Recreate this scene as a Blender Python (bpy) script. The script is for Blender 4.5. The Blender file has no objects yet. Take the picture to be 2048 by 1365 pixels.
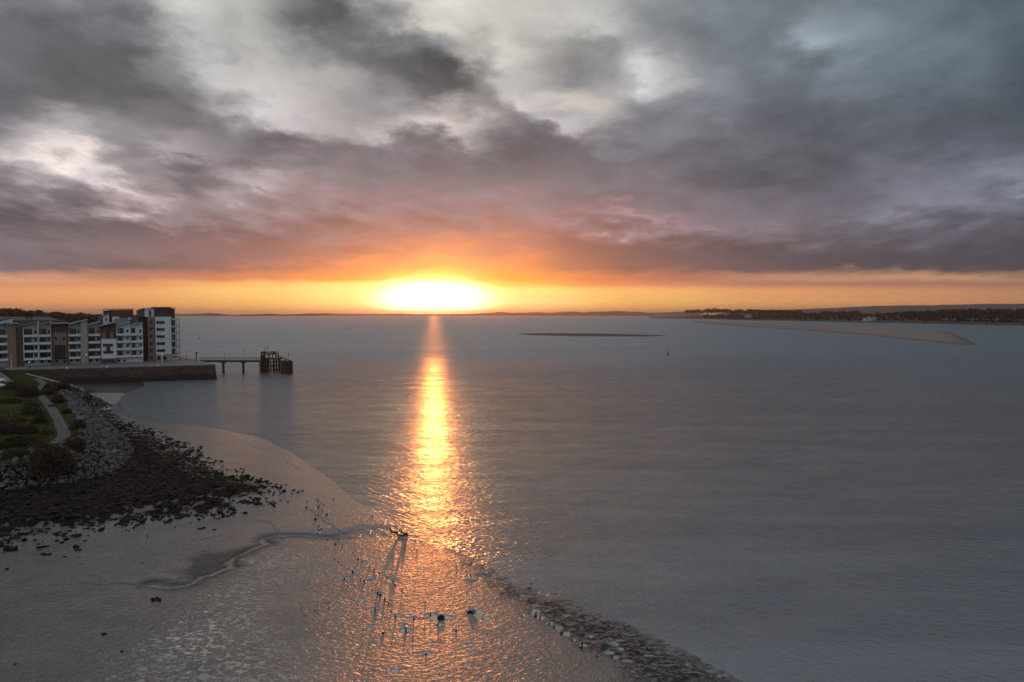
import bpy, math, random
import numpy as np
from math import radians, sin, cos, tan, atan, pi
random.seed(7); rng = np.random.default_rng(7)
SC = bpy.context.scene; COL = SC.collection

# ------------------------------------------------------------------ camera
F = 1365.0; TH = atan(54.5 / F); CH = 25.0
cam_d = bpy.data.cameras.new('camera'); cam = bpy.data.objects.new('camera', cam_d); COL.objects.link(cam)
cam_d.sensor_width = 36.0; cam_d.lens = 36.0 * F / 2048.0
cam_d.clip_start = 0.5; cam_d.clip_end = 200000
cam.location = (0, 0, CH); cam.rotation_euler = (pi / 2 - TH, 0, 0)
SC.camera = cam

def ray(px, py):
    a = (px - 1024) / F; b = (682.5 - py) / F
    return a, cos(TH) + b * sin(TH), -sin(TH) + b * cos(TH)
def G(px, py, z=0.0):
    """point of the ground (height z) seen in that direction"""
    a, b, c = ray(px, py); t = (z - CH) / c
    return (a * t, b * t)
def G3(px, py, z=0.0):
    p = G(px, py, z); return (p[0], p[1], z)

# ------------------------------------------------------------------ light
SUN_PX = (868, 600)
a, b, c = ray(*SUN_PX)
SUN_AZ = math.atan2(a, b); SUN_EL = math.atan2(c, math.hypot(a, b))
sun_d = bpy.data.lights.new('sun', 'SUN'); sun_d.energy = 0.32; sun_d.angle = radians(0.53)
sun_d.color = (1.0, 0.27, 0.045)
sun = bpy.data.objects.new('sun', sun_d); COL.objects.link(sun)
sun.rotation_euler = (pi / 2 - SUN_EL, 0, pi - SUN_AZ)
SC.view_settings.view_transform = 'Standard'; SC.view_settings.look = 'None'
SC.view_settings.exposure = 0.0; SC.view_settings.gamma = 1.0
SC.cycles.use_denoising = True
SC.cycles.max_bounces = 6; SC.cycles.diffuse_bounces = 2; SC.cycles.glossy_bounces = 3
SC.cycles.transparent_max_bounces = 6; SC.cycles.caustics_reflective = False
SC.cycles.sample_clamp_indirect = 4.0

def lin(c):
    return tuple(((v / 255.0) / 12.92 if v / 255.0 <= 0.04045 else ((v / 255.0 + 0.055) / 1.055) ** 2.4) for v in c)

class NT:
    def __init__(s, tree): s.t = tree; s.n = tree.nodes; s.l = tree.links
    def node(s, typ, **kw):
        n = s.n.new(typ)
        for k, v in kw.items(): setattr(n, k, v)
        return n
    def put(s, sock, v):
        if isinstance(v, bpy.types.NodeSocket): s.l.new(v, sock)
        elif v is not None: sock.default_value = v
    def math(s, op, a, b=None, c=None, clamp=False):
        n = s.node('ShaderNodeMath', operation=op, use_clamp=clamp)
        s.put(n.inputs[0], a); s.put(n.inputs[1], b); s.put(n.inputs[2], c)
        return n.outputs[0]
    def vmath(s, op, a, b=None, scale=None):
        n = s.node('ShaderNodeVectorMath', operation=op)
        s.put(n.inputs[0], a); s.put(n.inputs[1], b)
        if scale is not None: s.put(n.inputs['Scale'], scale)
        return n.outputs['Value'] if op in ('LENGTH', 'DOT_PRODUCT') else n.outputs[0]
    def xyz(s, x, y, z=0.0):
        n = s.node('ShaderNodeCombineXYZ'); s.put(n.inputs[0], x); s.put(n.inputs[1], y); s.put(n.inputs[2], z)
        return n.outputs[0]
    def sep(s, v):
        n = s.node('ShaderNodeSeparateXYZ'); s.put(n.inputs[0], v); return n.outputs
    def mapr(s, v, a, b, c=0.0, d=1.0, smooth=False):
        n = s.node('ShaderNodeMapRange', clamp=True, interpolation_type='SMOOTHSTEP' if smooth else 'LINEAR')
        for i, q in enumerate((v, a, b, c, d)): s.put(n.inputs[i], q)
        return n.outputs[0]
    def mix(s, f, a, b, mode='MIX'):
        n = s.node('ShaderNodeMix', data_type='RGBA', blend_type=mode)
        s.put(n.inputs[0], f); s.put(n.inputs[6], a); s.put(n.inputs[7], b)
        return n.outputs[2]
    def noise(s, vec, scale, detail=3.0, rough=0.5, dist=0.0, out=0):
        n = s.node('ShaderNodeTexNoise'); s.put(n.inputs['Vector'], vec)
        s.put(n.inputs['Scale'], scale); s.put(n.inputs['Detail'], detail); s.put(n.inputs['Roughness'], rough)
        s.put(n.inputs['Distortion'], dist)
        return n.outputs[out]
    def mapping(s, vec, loc=(0, 0, 0), rot=(0, 0, 0), scale=(1, 1, 1)):
        n = s.node('ShaderNodeMapping'); s.put(n.inputs[0], vec)
        n.inputs[1].default_value = loc; n.inputs[2].default_value = rot; n.inputs[3].default_value = scale
        return n.outputs[0]
    def ramp(s, v, stops, interp='LINEAR'):
        n = s.node('ShaderNodeValToRGB'); s.put(n.inputs[0], v); r = n.color_ramp; r.interpolation = interp
        while len(r.elements) > 1: r.elements.remove(r.elements[-1])
        for i, (p, c) in enumerate(stops):
            e = r.elements[0] if i == 0 else r.elements.new(p)
            e.position = p; e.color = (c[0], c[1], c[2], 1.0)
        return n.outputs[0]

# ------------------------------------------------------------------ sky (world)
world = bpy.data.worlds.new('World'); SC.world = world; world.use_nodes = True
W = NT(world.node_tree); W.n.clear()
def build_world():
    tc = W.node('ShaderNodeTexCoord').outputs['Generated']
    x, y, z = W.sep(tc)
    yy = W.math('MAXIMUM', y, 0.15)
    u = W.math('DIVIDE', x, yy); v = W.math('DIVIDE', z, yy)
    # perspective of a cloud deck: features flatten towards the horizon
    k = W.math('ADD', W.math('ABSOLUTE', v), 0.22)
    pl = W.xyz(W.math('DIVIDE', u, k), W.math('DIVIDE', 0.8, k), 0.0)
    n1 = W.noise(pl, 1.6, 5.0, 0.55, 0.3, out=1)
    n2 = W.noise(W.mapping(pl, loc=(7, 3, 0), rot=(0, 0, 0.5), scale=(1.0, 1.5, 1)), 4.6, 6.0, 0.55, 0.2, out=1)
    k2 = W.math('ADD', W.math('ABSOLUTE', v), 0.30); pl2 = W.xyz(W.math('DIVIDE', u, k2), W.math('DIVIDE', 0.9, k2), 0.0)
    dg = W.mapping(pl2, rot=(0, 0, 0.45), scale=(0.42, 0.20, 1)); dg.node.vector_type = 'TEXTURE'
    n3 = W.noise(dg, 1.0, 8.0, 0.58, 0.15)
    n4 = W.noise(W.mapping(pl2, loc=(3, 1, 0), scale=(6.5, 8.0, 1)), 1.0, 8.0, 0.60, 0.1)
    cl = W.mapr(v, 0.040, 0.12)                          # cloud deck starts above the clear strip
    w1 = W.vmath('SUBTRACT', n1, (0.5, 0.5, 0.5)); w2 = W.vmath('SUBTRACT', n2, (0.5, 0.5, 0.5))
    amp = W.math('MULTIPLY_ADD', cl, 0.10, 0.0); amp2 = W.math('MULTIPLY_ADD', cl, 0.08, 0.004)
    ws = W.sep(W.vmath('ADD', W.vmath('SCALE', w1, scale=amp), W.vmath('SCALE', w2, scale=amp2)))
    jag = W.math('MULTIPLY', W.math('SUBTRACT', n4, 0.5), W.math('MULTIPLY', cl, 0.12))
    uw = W.math('ADD', W.math('ADD', u, jag), W.math('MULTIPLY', ws[0], 1.2)); vw = W.math('ADD', W.math('MULTIPLY_ADD', jag, 0.6, v), W.math('MULTIPLY', ws[1], 0.9))
    XR = 1.2
    t = W.math('MULTIPLY_ADD', uw, 0.5 / XR, 0.5, clamp=True)
    X17 = [128 * i for i in range(17)]
    grid = {
      0:   [115,108,118,180,178,116,150,215,186,176,138,110,105,120,108,95,80],
      50:  [96,92,98,155,165,112,130,205,188,176,122,104,108,136,110,95,78],
      100: [98,90,93,138,168,138,106,128,196,144,140,108,100,112,100,88,75],
      150: [90,90,94,138,162,168,104,88,168,132,172,124,95,95,92,85,72],
      200: [88,88,96,112,152,165,132,98,165,198,122,112,90,86,84,78,70],
      250: [105,156,122,106,116,156,158,184,120,148,108,96,88,84,80,78,70],
      300: [152,222,132,138,98,102,108,110,100,98,98,94,86,80,84,92,86],
      350: [126,152,168,103,146,124,110,112,106,104,104,90,80,84,95,106,116],
      400: [100,106,158,124,124,122,116,116,114,104,104,98,94,95,106,100,90],
      450: [84,88,96,104,104,104,110,116,116,112,114,106,98,90,84,78,74],
      500: [106,100,100,98,98,104,116,134,118,98,90,86,80,74,70,68,66],
      530: [108,100,98,100,104,114,130,150,128,102,92,86,80,74,70,68,66]}
    def tint(px, py):
        r = math.exp(-(((px - 880) / 500) ** 2 + ((py - 560) / 135) ** 2))
        r2 = math.exp(-(((px - 880) / 260) ** 2 + ((py - 560) / 60) ** 2))
        low = min(1, max(0, (py - 120) / 350)); right = min(1, max(0, (px - 1150) / 800))
        R = 1.00 + 0.06 * low + 0.55 * r + 0.35 * r2 - 0.10 * right * (1 - 0.5 * low)
        Gc = 1.0 - 0.050 * low + 0.0 * r + 0.05 * r2 + 0.015 * right
        B = 1.02 + 0.0 * low - 0.15 * r - 0.35 * r2 + 0.09 * right
        return R, Gc, B
    rows = []
    for py, vals in grid.items():
        vals = [105 + (q - 105) * (1.06 if q > 105 else 1.0) for q in vals]
        def shade(q, px):
            l = min(1, max(0, (q - 110) / 110)); cool = (0.978 + 0.065 * l, 0.998 + 0.010 * l, 1.022 - 0.100 * l)
            return tuple(min(255, q * m * k * 1.02) for m, k in zip(tint(px, py), cool))
        rows.append((py, [(px, shade(q, px)) for px, q in zip(X17, vals)]))
    rows.append((557, [(0, (214, 152, 118)), (256, (186, 124, 104)), (512, (215, 128, 92)), (700, (250, 150, 70)), (868, (255, 205, 90)),
                       (1024, (252, 148, 62)), (1180, (215, 125, 85)), (1350, (178, 112, 92)), (1500, (188, 132, 106)), (1700, (192, 140, 110)), (1900, (196, 146, 114)), (2048, (172, 126, 104))]))
    rows.append((569, [(0, (214, 150, 112)), (256, (226, 150, 104)), (512, (254, 190, 112)), (700, (255, 222, 130)), (868, (255, 245, 180)),
                       (1024, (255, 180, 80)), (1200, (230, 140, 90)), (1350, (208, 132, 102)), (1536, (176, 122, 104)), (1792, (166, 116, 100)), (2048, (158, 114, 100))]))
    rows.append((580, [(0, (244, 166, 114)), (256, (246, 176, 112)), (512, (255, 212, 124)), (700, (255, 236, 150)), (868, (255, 252, 220)),
                       (1024, (255, 232, 140)), (1280, (252, 188, 112)), (1536, (232, 160, 110)), (1792, (214, 148, 108)), (2048, (192, 134, 104))]))
    rows.append((604, [(0, (252, 168, 108)), (256, (254, 176, 104)), (512, (255, 202, 112)), (700, (255, 236, 150)), (868, (255, 252, 225)),
                       (1024, (255, 238, 160)), (1280, (255, 198, 106)), (1536, (242, 174, 104)), (1792, (226, 160, 102)), (2048, (206, 144, 100))]))
    rows.append((627, [(0, (244, 148, 92)), (256, (252, 156, 86)), (512, (255, 186, 92)), (868, (255, 240, 170)), (1024, (255, 214, 120)),
                       (1280, (252, 172, 86)), (1536, (232, 154, 90)), (2048, (196, 132, 92))]))
    rows.append((-160, [(0, (120, 122, 126)), (512, (190, 190, 190)), (896, (222, 220, 216)), (1280, (150, 154, 158)), (1600, (110, 118, 124)), (2048, (82, 92, 100))]))
    rows.append((-500, [(0, (140, 142, 146)), (512, (200, 200, 200)), (900, (214, 212, 210)), (1280, (150, 154, 158)), (2048, (96, 106, 114))]))
    rows.append((-2500, [(0, (160, 166, 174)), (2048, (150, 158, 168))]))
    def pu(px): return min(1, max(0, ((px - 1024) / F) * 0.5 / XR + 0.5))
    def pv(py):
        a, b, c = ray(1024, py)
        return c / b if py > -800 else 3.0
    rows.sort(key=lambda r: -r[0])
    colr = None; prev = None
    for py, st in rows:
        r = W.ramp(t, [(pu(px), lin(c)) for px, c in st], 'EASE')
        vv = pv(py)
        if colr is None: colr = r
        else:
            colr = W.mix(W.mapr(vw, prev, vv, smooth=(py <= 557)), colr, r)
        prev = vv
    # cloud gaps and dark masses: px, py, half sizes, slope, strength
    us = W.math('MULTIPLY_ADD', W.math('SUBTRACT', n3, 0.5), 0.05, W.math('ADD', W.math('ADD', u, jag), W.math('MULTIPLY', ws[0], 0.5)))
    vs_ = W.math('MULTIPLY_ADD', W.math('SUBTRACT', n3, 0.5), 0.04, W.math('ADD', W.math('ADD', v, jag), W.math('MULTIPLY', ws[1], 0.4)))
    uv = W.xyz(us, vs_, 0.0); acc = 0.0
    for px, py, rx, ry, rot, amp_ in [(545, 190, 140, 40, 50, .42), (400, 60, 120, 60, 60, .25), (90, 285, 75, 45, 10, .42), (240, 378, 75, 15, 25, .55), (180, 330, 60, 25, 40, .3), (330, 300, 60, 13, 15, .35),
            (528, 365, 45, 17, 20, .45), (870, 262, 75, 15, 8, .5), (1060, 212, 60, 16, 30, .4), (1120, 245, 80, 13, 0, .4), (1010, 130, 70, 30, 75, .35), (1280, 140, 45, 28, 45, .5), (1240, 436, 65, 12, 5, .42),
            (1400, 452, 120, 14, 0, .16), (1620, 62, 50, 38, 60, .25), (1800, 402, 190, 13, -8, .2), (1990, 330, 60, 30, 10, .15), (1210, 40, 40, 30, 30, .3), (120, 470, 50, 12, 5, .22), (620, 520, 200, 9, 3, .12), (60, 560, 160, 5, 1, .15),
            (890, 165, 120, 55, 15, -.32), (640, 50, 115, 45, 42, -.38), (765, 112, 180, 45, 28, -.34), (590, 10, 75, 45, 30, -.35), (560, 90, 50, 25, 50, -.15), (450, 50, 50, 26, 70, -.22), (510, 120, 55, 20, 60, -.18), (700, 235, 60, 16, 30, -.2), (965, 85, 45, 20, 30, -.18), (360, 150, 40, 26, 60, -.15), (1150, 180, 30, 20, 30, -.2), (130, 250, 60, 16, 10, -.15), (340, 170, 60, 40, 40, -.1), (1000, 60, 60, 40, 20, -.12), (480, 120, 50, 16, 50, -.25), (560, 275, 60, 16, 30, -.2), (1180, 110, 60, 40, 40, -.2), (180, 130, 150, 90, 20, -.15), (390, 345, 120, 28, 5, -.3), (1090, 110, 50, 38, 60, -.25), (620, 292, 170, 26, 8, -.2), (60, 445, 100, 20, 5, -.2), (330, 470, 150, 14, 4, -.18),
            (1500, 345, 260, 36, 4, -.12), (1350, 60, 70, 50, 20, -.15), (980, 330, 260, 22, -4, -.12), (1500, 505, 500, 14, 1, -.12), (250, 535, 260, 7, 2, -.12), (720, 130, 60, 60, 40, .1)]:
        a, b, c = ray(px, py); k = F / 1.0
        q = W.mapping(uv, loc=(a / b, c / b, 0), rot=(0, 0, -radians(rot)), scale=(rx * 1.15 / k, ry * 1.15 / k, 1)); q.node.vector_type = 'TEXTURE'
        acc = W.math('MULTIPLY_ADD', W.math('POWER', 2.718, W.math('MULTIPLY', W.vmath('DOT_PRODUCT', q, q), -1.0)), amp_, acc)
    tex = W.math('MULTIPLY_ADD', W.math('SUBTRACT', n3, 0.5), W.math('MULTIPLY', cl, 1.15), 1.0)
    tex = W.math('MULTIPLY', tex, W.math('MULTIPLY_ADD', W.math('SUBTRACT', n4, 0.5), W.math('MULTIPLY', cl, 1.05), 1.0))
    tex = W.math('MULTIPLY', tex, W.math('POWER', 2.718, acc))
    colr = W.vmath('SCALE', colr, scale=tex)
    soft = [W.math('MULTIPLY', W.math('SUBTRACT', 1.0, W.math('POWER', 2.718, W.math('MULTIPLY', q, -1.12))), 1.18) for q in W.sep(colr)]   # thin cloud never gets brighter than this
    colr = W.mix(cl, colr, W.xyz(*soft))
    # the veiled sun's glow
    sx, sy = (SUN_PX[0] - 1024) / F, pv(SUN_PX[1])
    def glow(cx, cy, wx, wy, col, amp, pw=1.0):
        d = W.xyz(W.math('DIVIDE', W.math('SUBTRACT', u, cx), wx), W.math('DIVIDE', W.math('SUBTRACT', W.math('ADD', v, W.math('MULTIPLY', W.math('SUBTRACT', n3, .5), 0.012)), cy), wy))
        e = W.math('POWER', 2.718, W.math('MULTIPLY', W.math('POWER', W.vmath('DOT_PRODUCT', d, d), pw), -1.0))
        n = W.node('ShaderNodeRGB'); n.outputs[0].default_value = (col[0], col[1], col[2], 1)
        return W.vmath('SCALE', n.outputs[0], scale=W.math('MULTIPLY', e, amp))
    front = W.mapr(y, 0.2, 0.55, smooth=True)
    back_n = W.mapr(n3, 0.3, 0.7)
    back = W.mix(back_n, (0.30, 0.36, 0.45, 1), (0.52, 0.55, 0.60, 1))
    colr = W.mix(front, back, colr)
    colr = W.vmath('ADD', colr, glow(sx, pv(604), 0.076, 0.029, (1.0, 0.66, 0.36), 4.2, 1.6))
    colr = W.vmath('ADD', colr, glow(sx, pv(596), 0.15, 0.050, (1.0, 0.40, 0.07), 0.75))
    colr = W.vmath('ADD', colr, glow(sx, pv(560), 0.30, 0.085, (1.0, 0.30, 0.05), 0.11))
    # physical sky underneath adds its faint twilight
    sky = W.node('ShaderNodeTexSky', sky_type='NISHITA'); sky.sun_disc = False
    sky.sun_elevation = SUN_EL; sky.sun_rotation = SUN_AZ
    b1 = W.node('ShaderNodeBackground'); W.put(b1.inputs[0], sky.outputs[0]); b1.inputs[1].default_value = 0.008
    b2 = W.node('ShaderNodeBackground'); W.put(b2.inputs[0], colr); b2.inputs[1].default_value = 1.0
    ad = W.node('ShaderNodeAddShader'); W.l.new(b1.outputs[0], ad.inputs[0]); W.l.new(b2.outputs[0], ad.inputs[1])
    out = W.node('ShaderNodeOutputWorld'); W.l.new(ad.outputs[0], out.inputs[0])
build_world()
world.cycles.sampling_method = 'MANUAL'; world.cycles.sample_map_resolution = 1024

# ------------------------------------------------------------------ helpers
def mat(name, col=(0.5, 0.5, 0.5), rough=0.8, var=0.25, scale=1.0, bump=0.0, bscale=None, metallic=0.0, ior=1.35, emit=None, col2=None, coord='Object'):
    m = bpy.data.materials.new(name); m.use_nodes = True; t = NT(m.node_tree)
    p = t.n['Principled BSDF']
    tc = t.node('ShaderNodeTexCoord').outputs[coord]
    n = t.noise(tc, scale, 4.0, 0.6)
    c2 = col2 or tuple(q * (1 - var) for q in col); c1 = col if col2 else tuple(min(1, q * (1 + var)) for q in col)
    t.put(p.inputs['Base Color'], t.mix(t.mapr(n, 0.3, 0.7), (*c1, 1), (*c2, 1)))
    p.inputs['Roughness'].default_value = rough; p.inputs['Metallic'].default_value = metallic; p.inputs['IOR'].default_value = ior
    if bump:
        b = t.node('ShaderNodeBump'); b.inputs['Distance'].default_value = bump; b.inputs['Strength'].default_value = 1.0
        t.put(b.inputs['Height'], t.noise(tc, bscale or scale * 4, 4.0, 0.6)); t.put(p.inputs['Normal'], b.outputs[0])
    if emit:
        p.inputs['Emission Color'].default_value = (*emit[0], 1); p.inputs['Emission Strength'].default_value = emit[1]
    return m

def link(o): COL.objects.link(o); return o
def np_mesh(name, V, Fc, m=None, parent=None, smooth=False):
    """V (n,3) array, Fc (k,3|4) int array"""
    V = np.asarray(V, dtype=np.float32); Fc = np.asarray(Fc, dtype=np.int32)
    me = bpy.data.meshes.new(name); me.vertices.add(len(V)); me.vertices.foreach_set('co', V.ravel())
    k = Fc.shape[1]; me.loops.add(Fc.size); me.polygons.add(len(Fc))
    me.loops.foreach_set('vertex_index', Fc.ravel())
    me.polygons.foreach_set('loop_start', np.arange(0, Fc.size, k, dtype=np.int32))
    me.polygons.foreach_set('use_smooth', np.full(len(Fc), smooth))
    me.update(calc_edges=True); me.validate()
    if m: me.materials.append(m)
    o = bpy.data.objects.new(name, me); link(o)
    if parent: o.parent = parent
    return o
def attr(o, name, vals):
    a = o.data.attributes.new(name, 'FLOAT', 'POINT'); a.data.foreach_set('value', np.asarray(vals, dtype=np.float32))
def tag(o, label=None, cat=None, group=None, kind=None):
    if label: o['label'] = label
    if cat: o['category'] = cat
    if group: o['group'] = group
    if kind: o['kind'] = kind
    return o
def thing(name, loc, label, cat, group=None, rz=0.0):
    o = bpy.data.objects.new(name, None); o.empty_display_size = 0.3; o.location = loc; o.rotation_euler = (0, 0, rz)
    link(o); return tag(o, label, cat, group)
def kids(o): return [c for c in bpy.data.objects if c.parent == o]
def copy_tree(o, ch=None):
    c = o.copy(); link(c)
    for k in (kids(o) if ch is None else ch):
        d = k.copy(); link(d); d.parent = c
    return c

class MB:
    """collects simple solids, then links them as one mesh"""
    def __init__(s): s.v = []; s.f = []
    def add(s, vs, fs):
        n = len(s.v); s.v += [tuple(q) for q in vs]; s.f += [tuple(i + n for i in f) for f in fs]; return s
    def box(s, x0, x1, y0, y1, z0, z1):
        return s.add([(x0, y0, z0), (x1, y0, z0), (x1, y1, z0), (x0, y1, z0), (x0, y0, z1), (x1, y0, z1), (x1, y1, z1), (x0, y1, z1)],
                     [(0, 3, 2, 1), (4, 5, 6, 7), (0, 1, 5, 4), (1, 2, 6, 5), (2, 3, 7, 6), (3, 0, 4, 7)])
    def prism(s, pts, z0, z1, tops=None):
        """pts counter-clockwise outline"""
        n = len(pts); tops = tops or [(*p, z1) for p in pts]
        return s.add([(p[0], p[1], z0) for p in pts] + list(tops),
                     [tuple(range(n))[::-1], tuple(range(n, 2 * n))] + [(i, (i + 1) % n, n + (i + 1) % n, n + i) for i in range(n)])
    def extr(s, pts, y0, y1):
        """outline in x-z, extruded along y"""
        n = len(pts)
        return s.add([(p[0], y0, p[1]) for p in pts] + [(p[0], y1, p[1]) for p in pts],
                     [tuple(range(n)), tuple(range(n, 2 * n))[::-1]] + [(i, n + i, n + (i + 1) % n, (i + 1) % n) for i in range(n)])
    def tube(s, p0, p1, r0, r1=None, n=8):
        r1 = r0 if r1 is None else r1
        p0 = np.array(p0, float); p1 = np.array(p1, float); d = p1 - p0; d /= np.linalg.norm(d) + 1e-9
        q = np.array((0, 0, 1.0)) if abs(d[2]) < 0.9 else np.array((1.0, 0, 0))
        a = np.cross(d, q); a /= np.linalg.norm(a); b = np.cross(d, a)
        vs = [p + r * (cos(2 * pi * i / n) * a + sin(2 * pi * i / n) * b) for p, r in ((p0, r0), (p1, r1)) for i in range(n)]
        return s.add(vs, [(i, n + i, n + (i + 1) % n, (i + 1) % n) for i in range(n)] + [tuple(range(n)), tuple(range(n, 2 * n))[::-1]])
    def build(s, name, m=None, parent=None, smooth=False):
        me = bpy.data.meshes.new(name); me.from_pydata(s.v, [], s.f); me.update()
        if smooth: me.polygons.foreach_set('use_smooth', [True] * len(me.polygons))
        if m: me.materials.append(m)
        o = bpy.data.objects.new(name, me); link(o)
        if parent: o.parent = parent
        return o

# numpy value noise
_tab = rng.random((256, 256))
def vnoise(x, y):
    xi = np.floor(x).astype(int); yi = np.floor(y).astype(int); fx = x - xi; fy = y - yi
    fx = fx * fx * (3 - 2 * fx); fy = fy * fy * (3 - 2 * fy)
    a = _tab[yi & 255, xi & 255]; b = _tab[yi & 255, (xi + 1) & 255]; c = _tab[(yi + 1) & 255, xi & 255]; d = _tab[(yi + 1) & 255, (xi + 1) & 255]
    return (a * (1 - fx) + b * fx) * (1 - fy) + (c * (1 - fx) + d * fx) * fy
def fbm(x, y, o=4):
    s = 0; a = 0.5
    for i in range(o): s = s + a * vnoise(x * 2 ** i + 17 * i, y * 2 ** i + 5 * i); a *= 0.5
    return s
def seg_dist(x, y, pts, closed=False):
    d = np.full(x.shape, 1e9); P = list(pts) + ([pts[0]] if closed else [])
    for (ax, ay), (bx, by) in zip(P[:-1], P[1:]):
        dx, dy = bx - ax, by - ay; L = dx * dx + dy * dy + 1e-12
        t = np.clip(((x - ax) * dx + (y - ay) * dy) / L, 0, 1)
        d = np.minimum(d, np.hypot(x - ax - t * dx, y - ay - t * dy))
    return d
def inside(x, y, pts):
    r = np.zeros(x.shape, bool); n = len(pts)
    for i in range(n):
        ax, ay = pts[i]; bx, by = pts[(i + 1) % n]
        if ay == by: continue
        r ^= ((ay > y) != (by > y)) & (x < (bx - ax) * (y - ay) / (by - ay) + ax)
    return r
def sdist(x, y, pts):
    d = seg_dist(x, y, pts, True); return np.where(inside(x, y, pts), d, -d)
def sst(a, b, v):
    t = np.clip((v - a) / (b - a), 0, 1); return t * t * (3 - 2 * t)

# ------------------------------------------------------------------ shore outlines (on the ground, in metres)
QZ = 5.75
PZ = 5.2
WL = [G(*p) for p in [(286, 764), (292, 772), (256, 786), (240, 806), (256, 824), (300, 836), (350, 848), (430, 856), (520, 875), (590, 905), (640, 945), (690, 985), (750, 1020),
                      (808, 1050), (850, 1076), (920, 1108), (990, 1140), (1060, 1175), (1150, 1205), (1250, 1245), (1340, 1288), (1430, 1334), (1500, 1375), (1600, 1440)]]
LAND = WL + [(24, 20), (-140, 20), (-260, 120), (-260, 275), (-150, 275)]
WEED = [G(px, py, 0.6) for px, py in [(172, 800), (205, 822), (240, 838), (272, 850), (300, 866), (345, 880), (392, 906), (440, 930), (486, 948), (540, 962), (562, 976),
        (540, 992), (490, 1008), (440, 1026), (380, 1036), (310, 1046), (240, 1056), (160, 1072), (90, 1084), (0, 1094), (-120, 1100), (-400, 1110), (-400, 900), (0, 905), (120, 880), (140, 800)]]
BANK = [G(px, py, PZ) for px, py in [(-420, 930), (-120, 922), (0, 912), (60, 906), (120, 900), (158, 884), (174, 866), (170, 846), (158, 826), (140, 806), (126, 790),
        (134, 780), (150, 776), (163, 779)]]
WALL = [G(px, py, PZ) for px, py in [(163, 779), (140, 772), (105, 763), (75, 755), (52, 749)]]
PLAT = BANK + WALL[1:] + [(-172, 238), (-190, 240), (-300, 240), (-300, 80)]
CREEK = [G(*p) for p in [(842, 1072), (800, 1067), (760, 1065), (720, 1067), (690, 1074), (660, 1077), (610, 1073), (560, 1072), (535, 1077), (525, 1084), (535, 1090),
                         (510, 1098), (470, 1118), (457, 1126), (466, 1138), (440, 1146), (410, 1158), (388, 1170), (372, 1178), (350, 1180), (330, 1178), (300, 1174)]]
GRV0 = [G(*p) for p in [(900, 1092), (1000, 1130), (1060, 1165), (1160, 1200), (1260, 1240), (1350, 1285), (1520, 1370), (1640, 1450), (1360, 1450), (1240, 1330), (1160, 1290), (1080, 1240), (1000, 1175), (920, 1115)]]
CRACK = [G(*p) for p in [(400, 1163), (340, 1166), (300, 1172), (240, 1178), (190, 1180), (150, 1177), (90, 1182), (40, 1186), (-60, 1188)]]
CRACK2 = [G(*p) for p in [(345, 1088), (390, 1086), (430, 1080), (462, 1070)]]
RUNNELS = [CRACK, CRACK2] + [[G(*p) for p in l] for l in ([(455, 1128), (430, 1140), (405, 1150), (370, 1158)], [(690, 1074), (640, 1040), (620, 1022)],
    [(560, 1072), (540, 1050), (500, 1040), (470, 1042)], [(430, 862), (470, 880), (540, 905), (600, 940)])]
POOLS = [  # px, py, half-width, half-height
    (882, 1235, 26, 7), (866, 1232, 8, 5), (960, 1226, 16, 8), (972, 1236, 9, 8), (945, 1222, 16, 5), (827, 1236, 16, 4), (811, 1261, 14, 6), (806, 1249, 10, 3), (792, 1232, 16, 4), (912, 1262, 12, 3),
    (880, 1250, 9, 3), (862, 1228, 10, 3), (852, 1306, 8, 4), (874, 1340, 6, 3), (1068, 1222, 12, 7), (1082, 1233, 12, 7), (1098, 1243, 10, 5), (1118, 1252, 9, 7), (1130, 1264, 10, 6), (1045, 1227, 9, 5),
    (1040, 1190, 7, 4), (1050, 1196, 5, 3), (680, 1087, 14, 4), (698, 1096, 8, 3), (1228, 1284, 14, 6), (1240, 1294, 12, 4), (1165, 1288, 12, 5), (1230, 1312, 10, 3), (1147, 1277, 9, 3),
    (722, 1122, 8, 3), (762, 1146, 10, 3), (776, 1152, 9, 3), (790, 1160, 10, 3), (740, 1158, 12, 4), (686, 1158, 14, 3), (705, 1142, 10, 3), (760, 1188, 14, 3), (725, 1200, 10, 2), (640, 1052, 8, 3), (637, 1062, 6, 3),
    (960, 1148, 12, 4), (945, 1158, 14, 3), (750, 1218, 12, 4), (940, 1290, 8, 3), (1216, 1302, 14, 3), (1255, 1318, 12, 4), (1070, 1205, 10, 3), (1180, 1270, 8, 3), (930, 1330, 9, 3), (790, 1345, 12, 4),
    (180, 796, 22, 7), (212, 797, 32, 9), (160, 783, 40, 3)]
LUMPS = []

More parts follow.
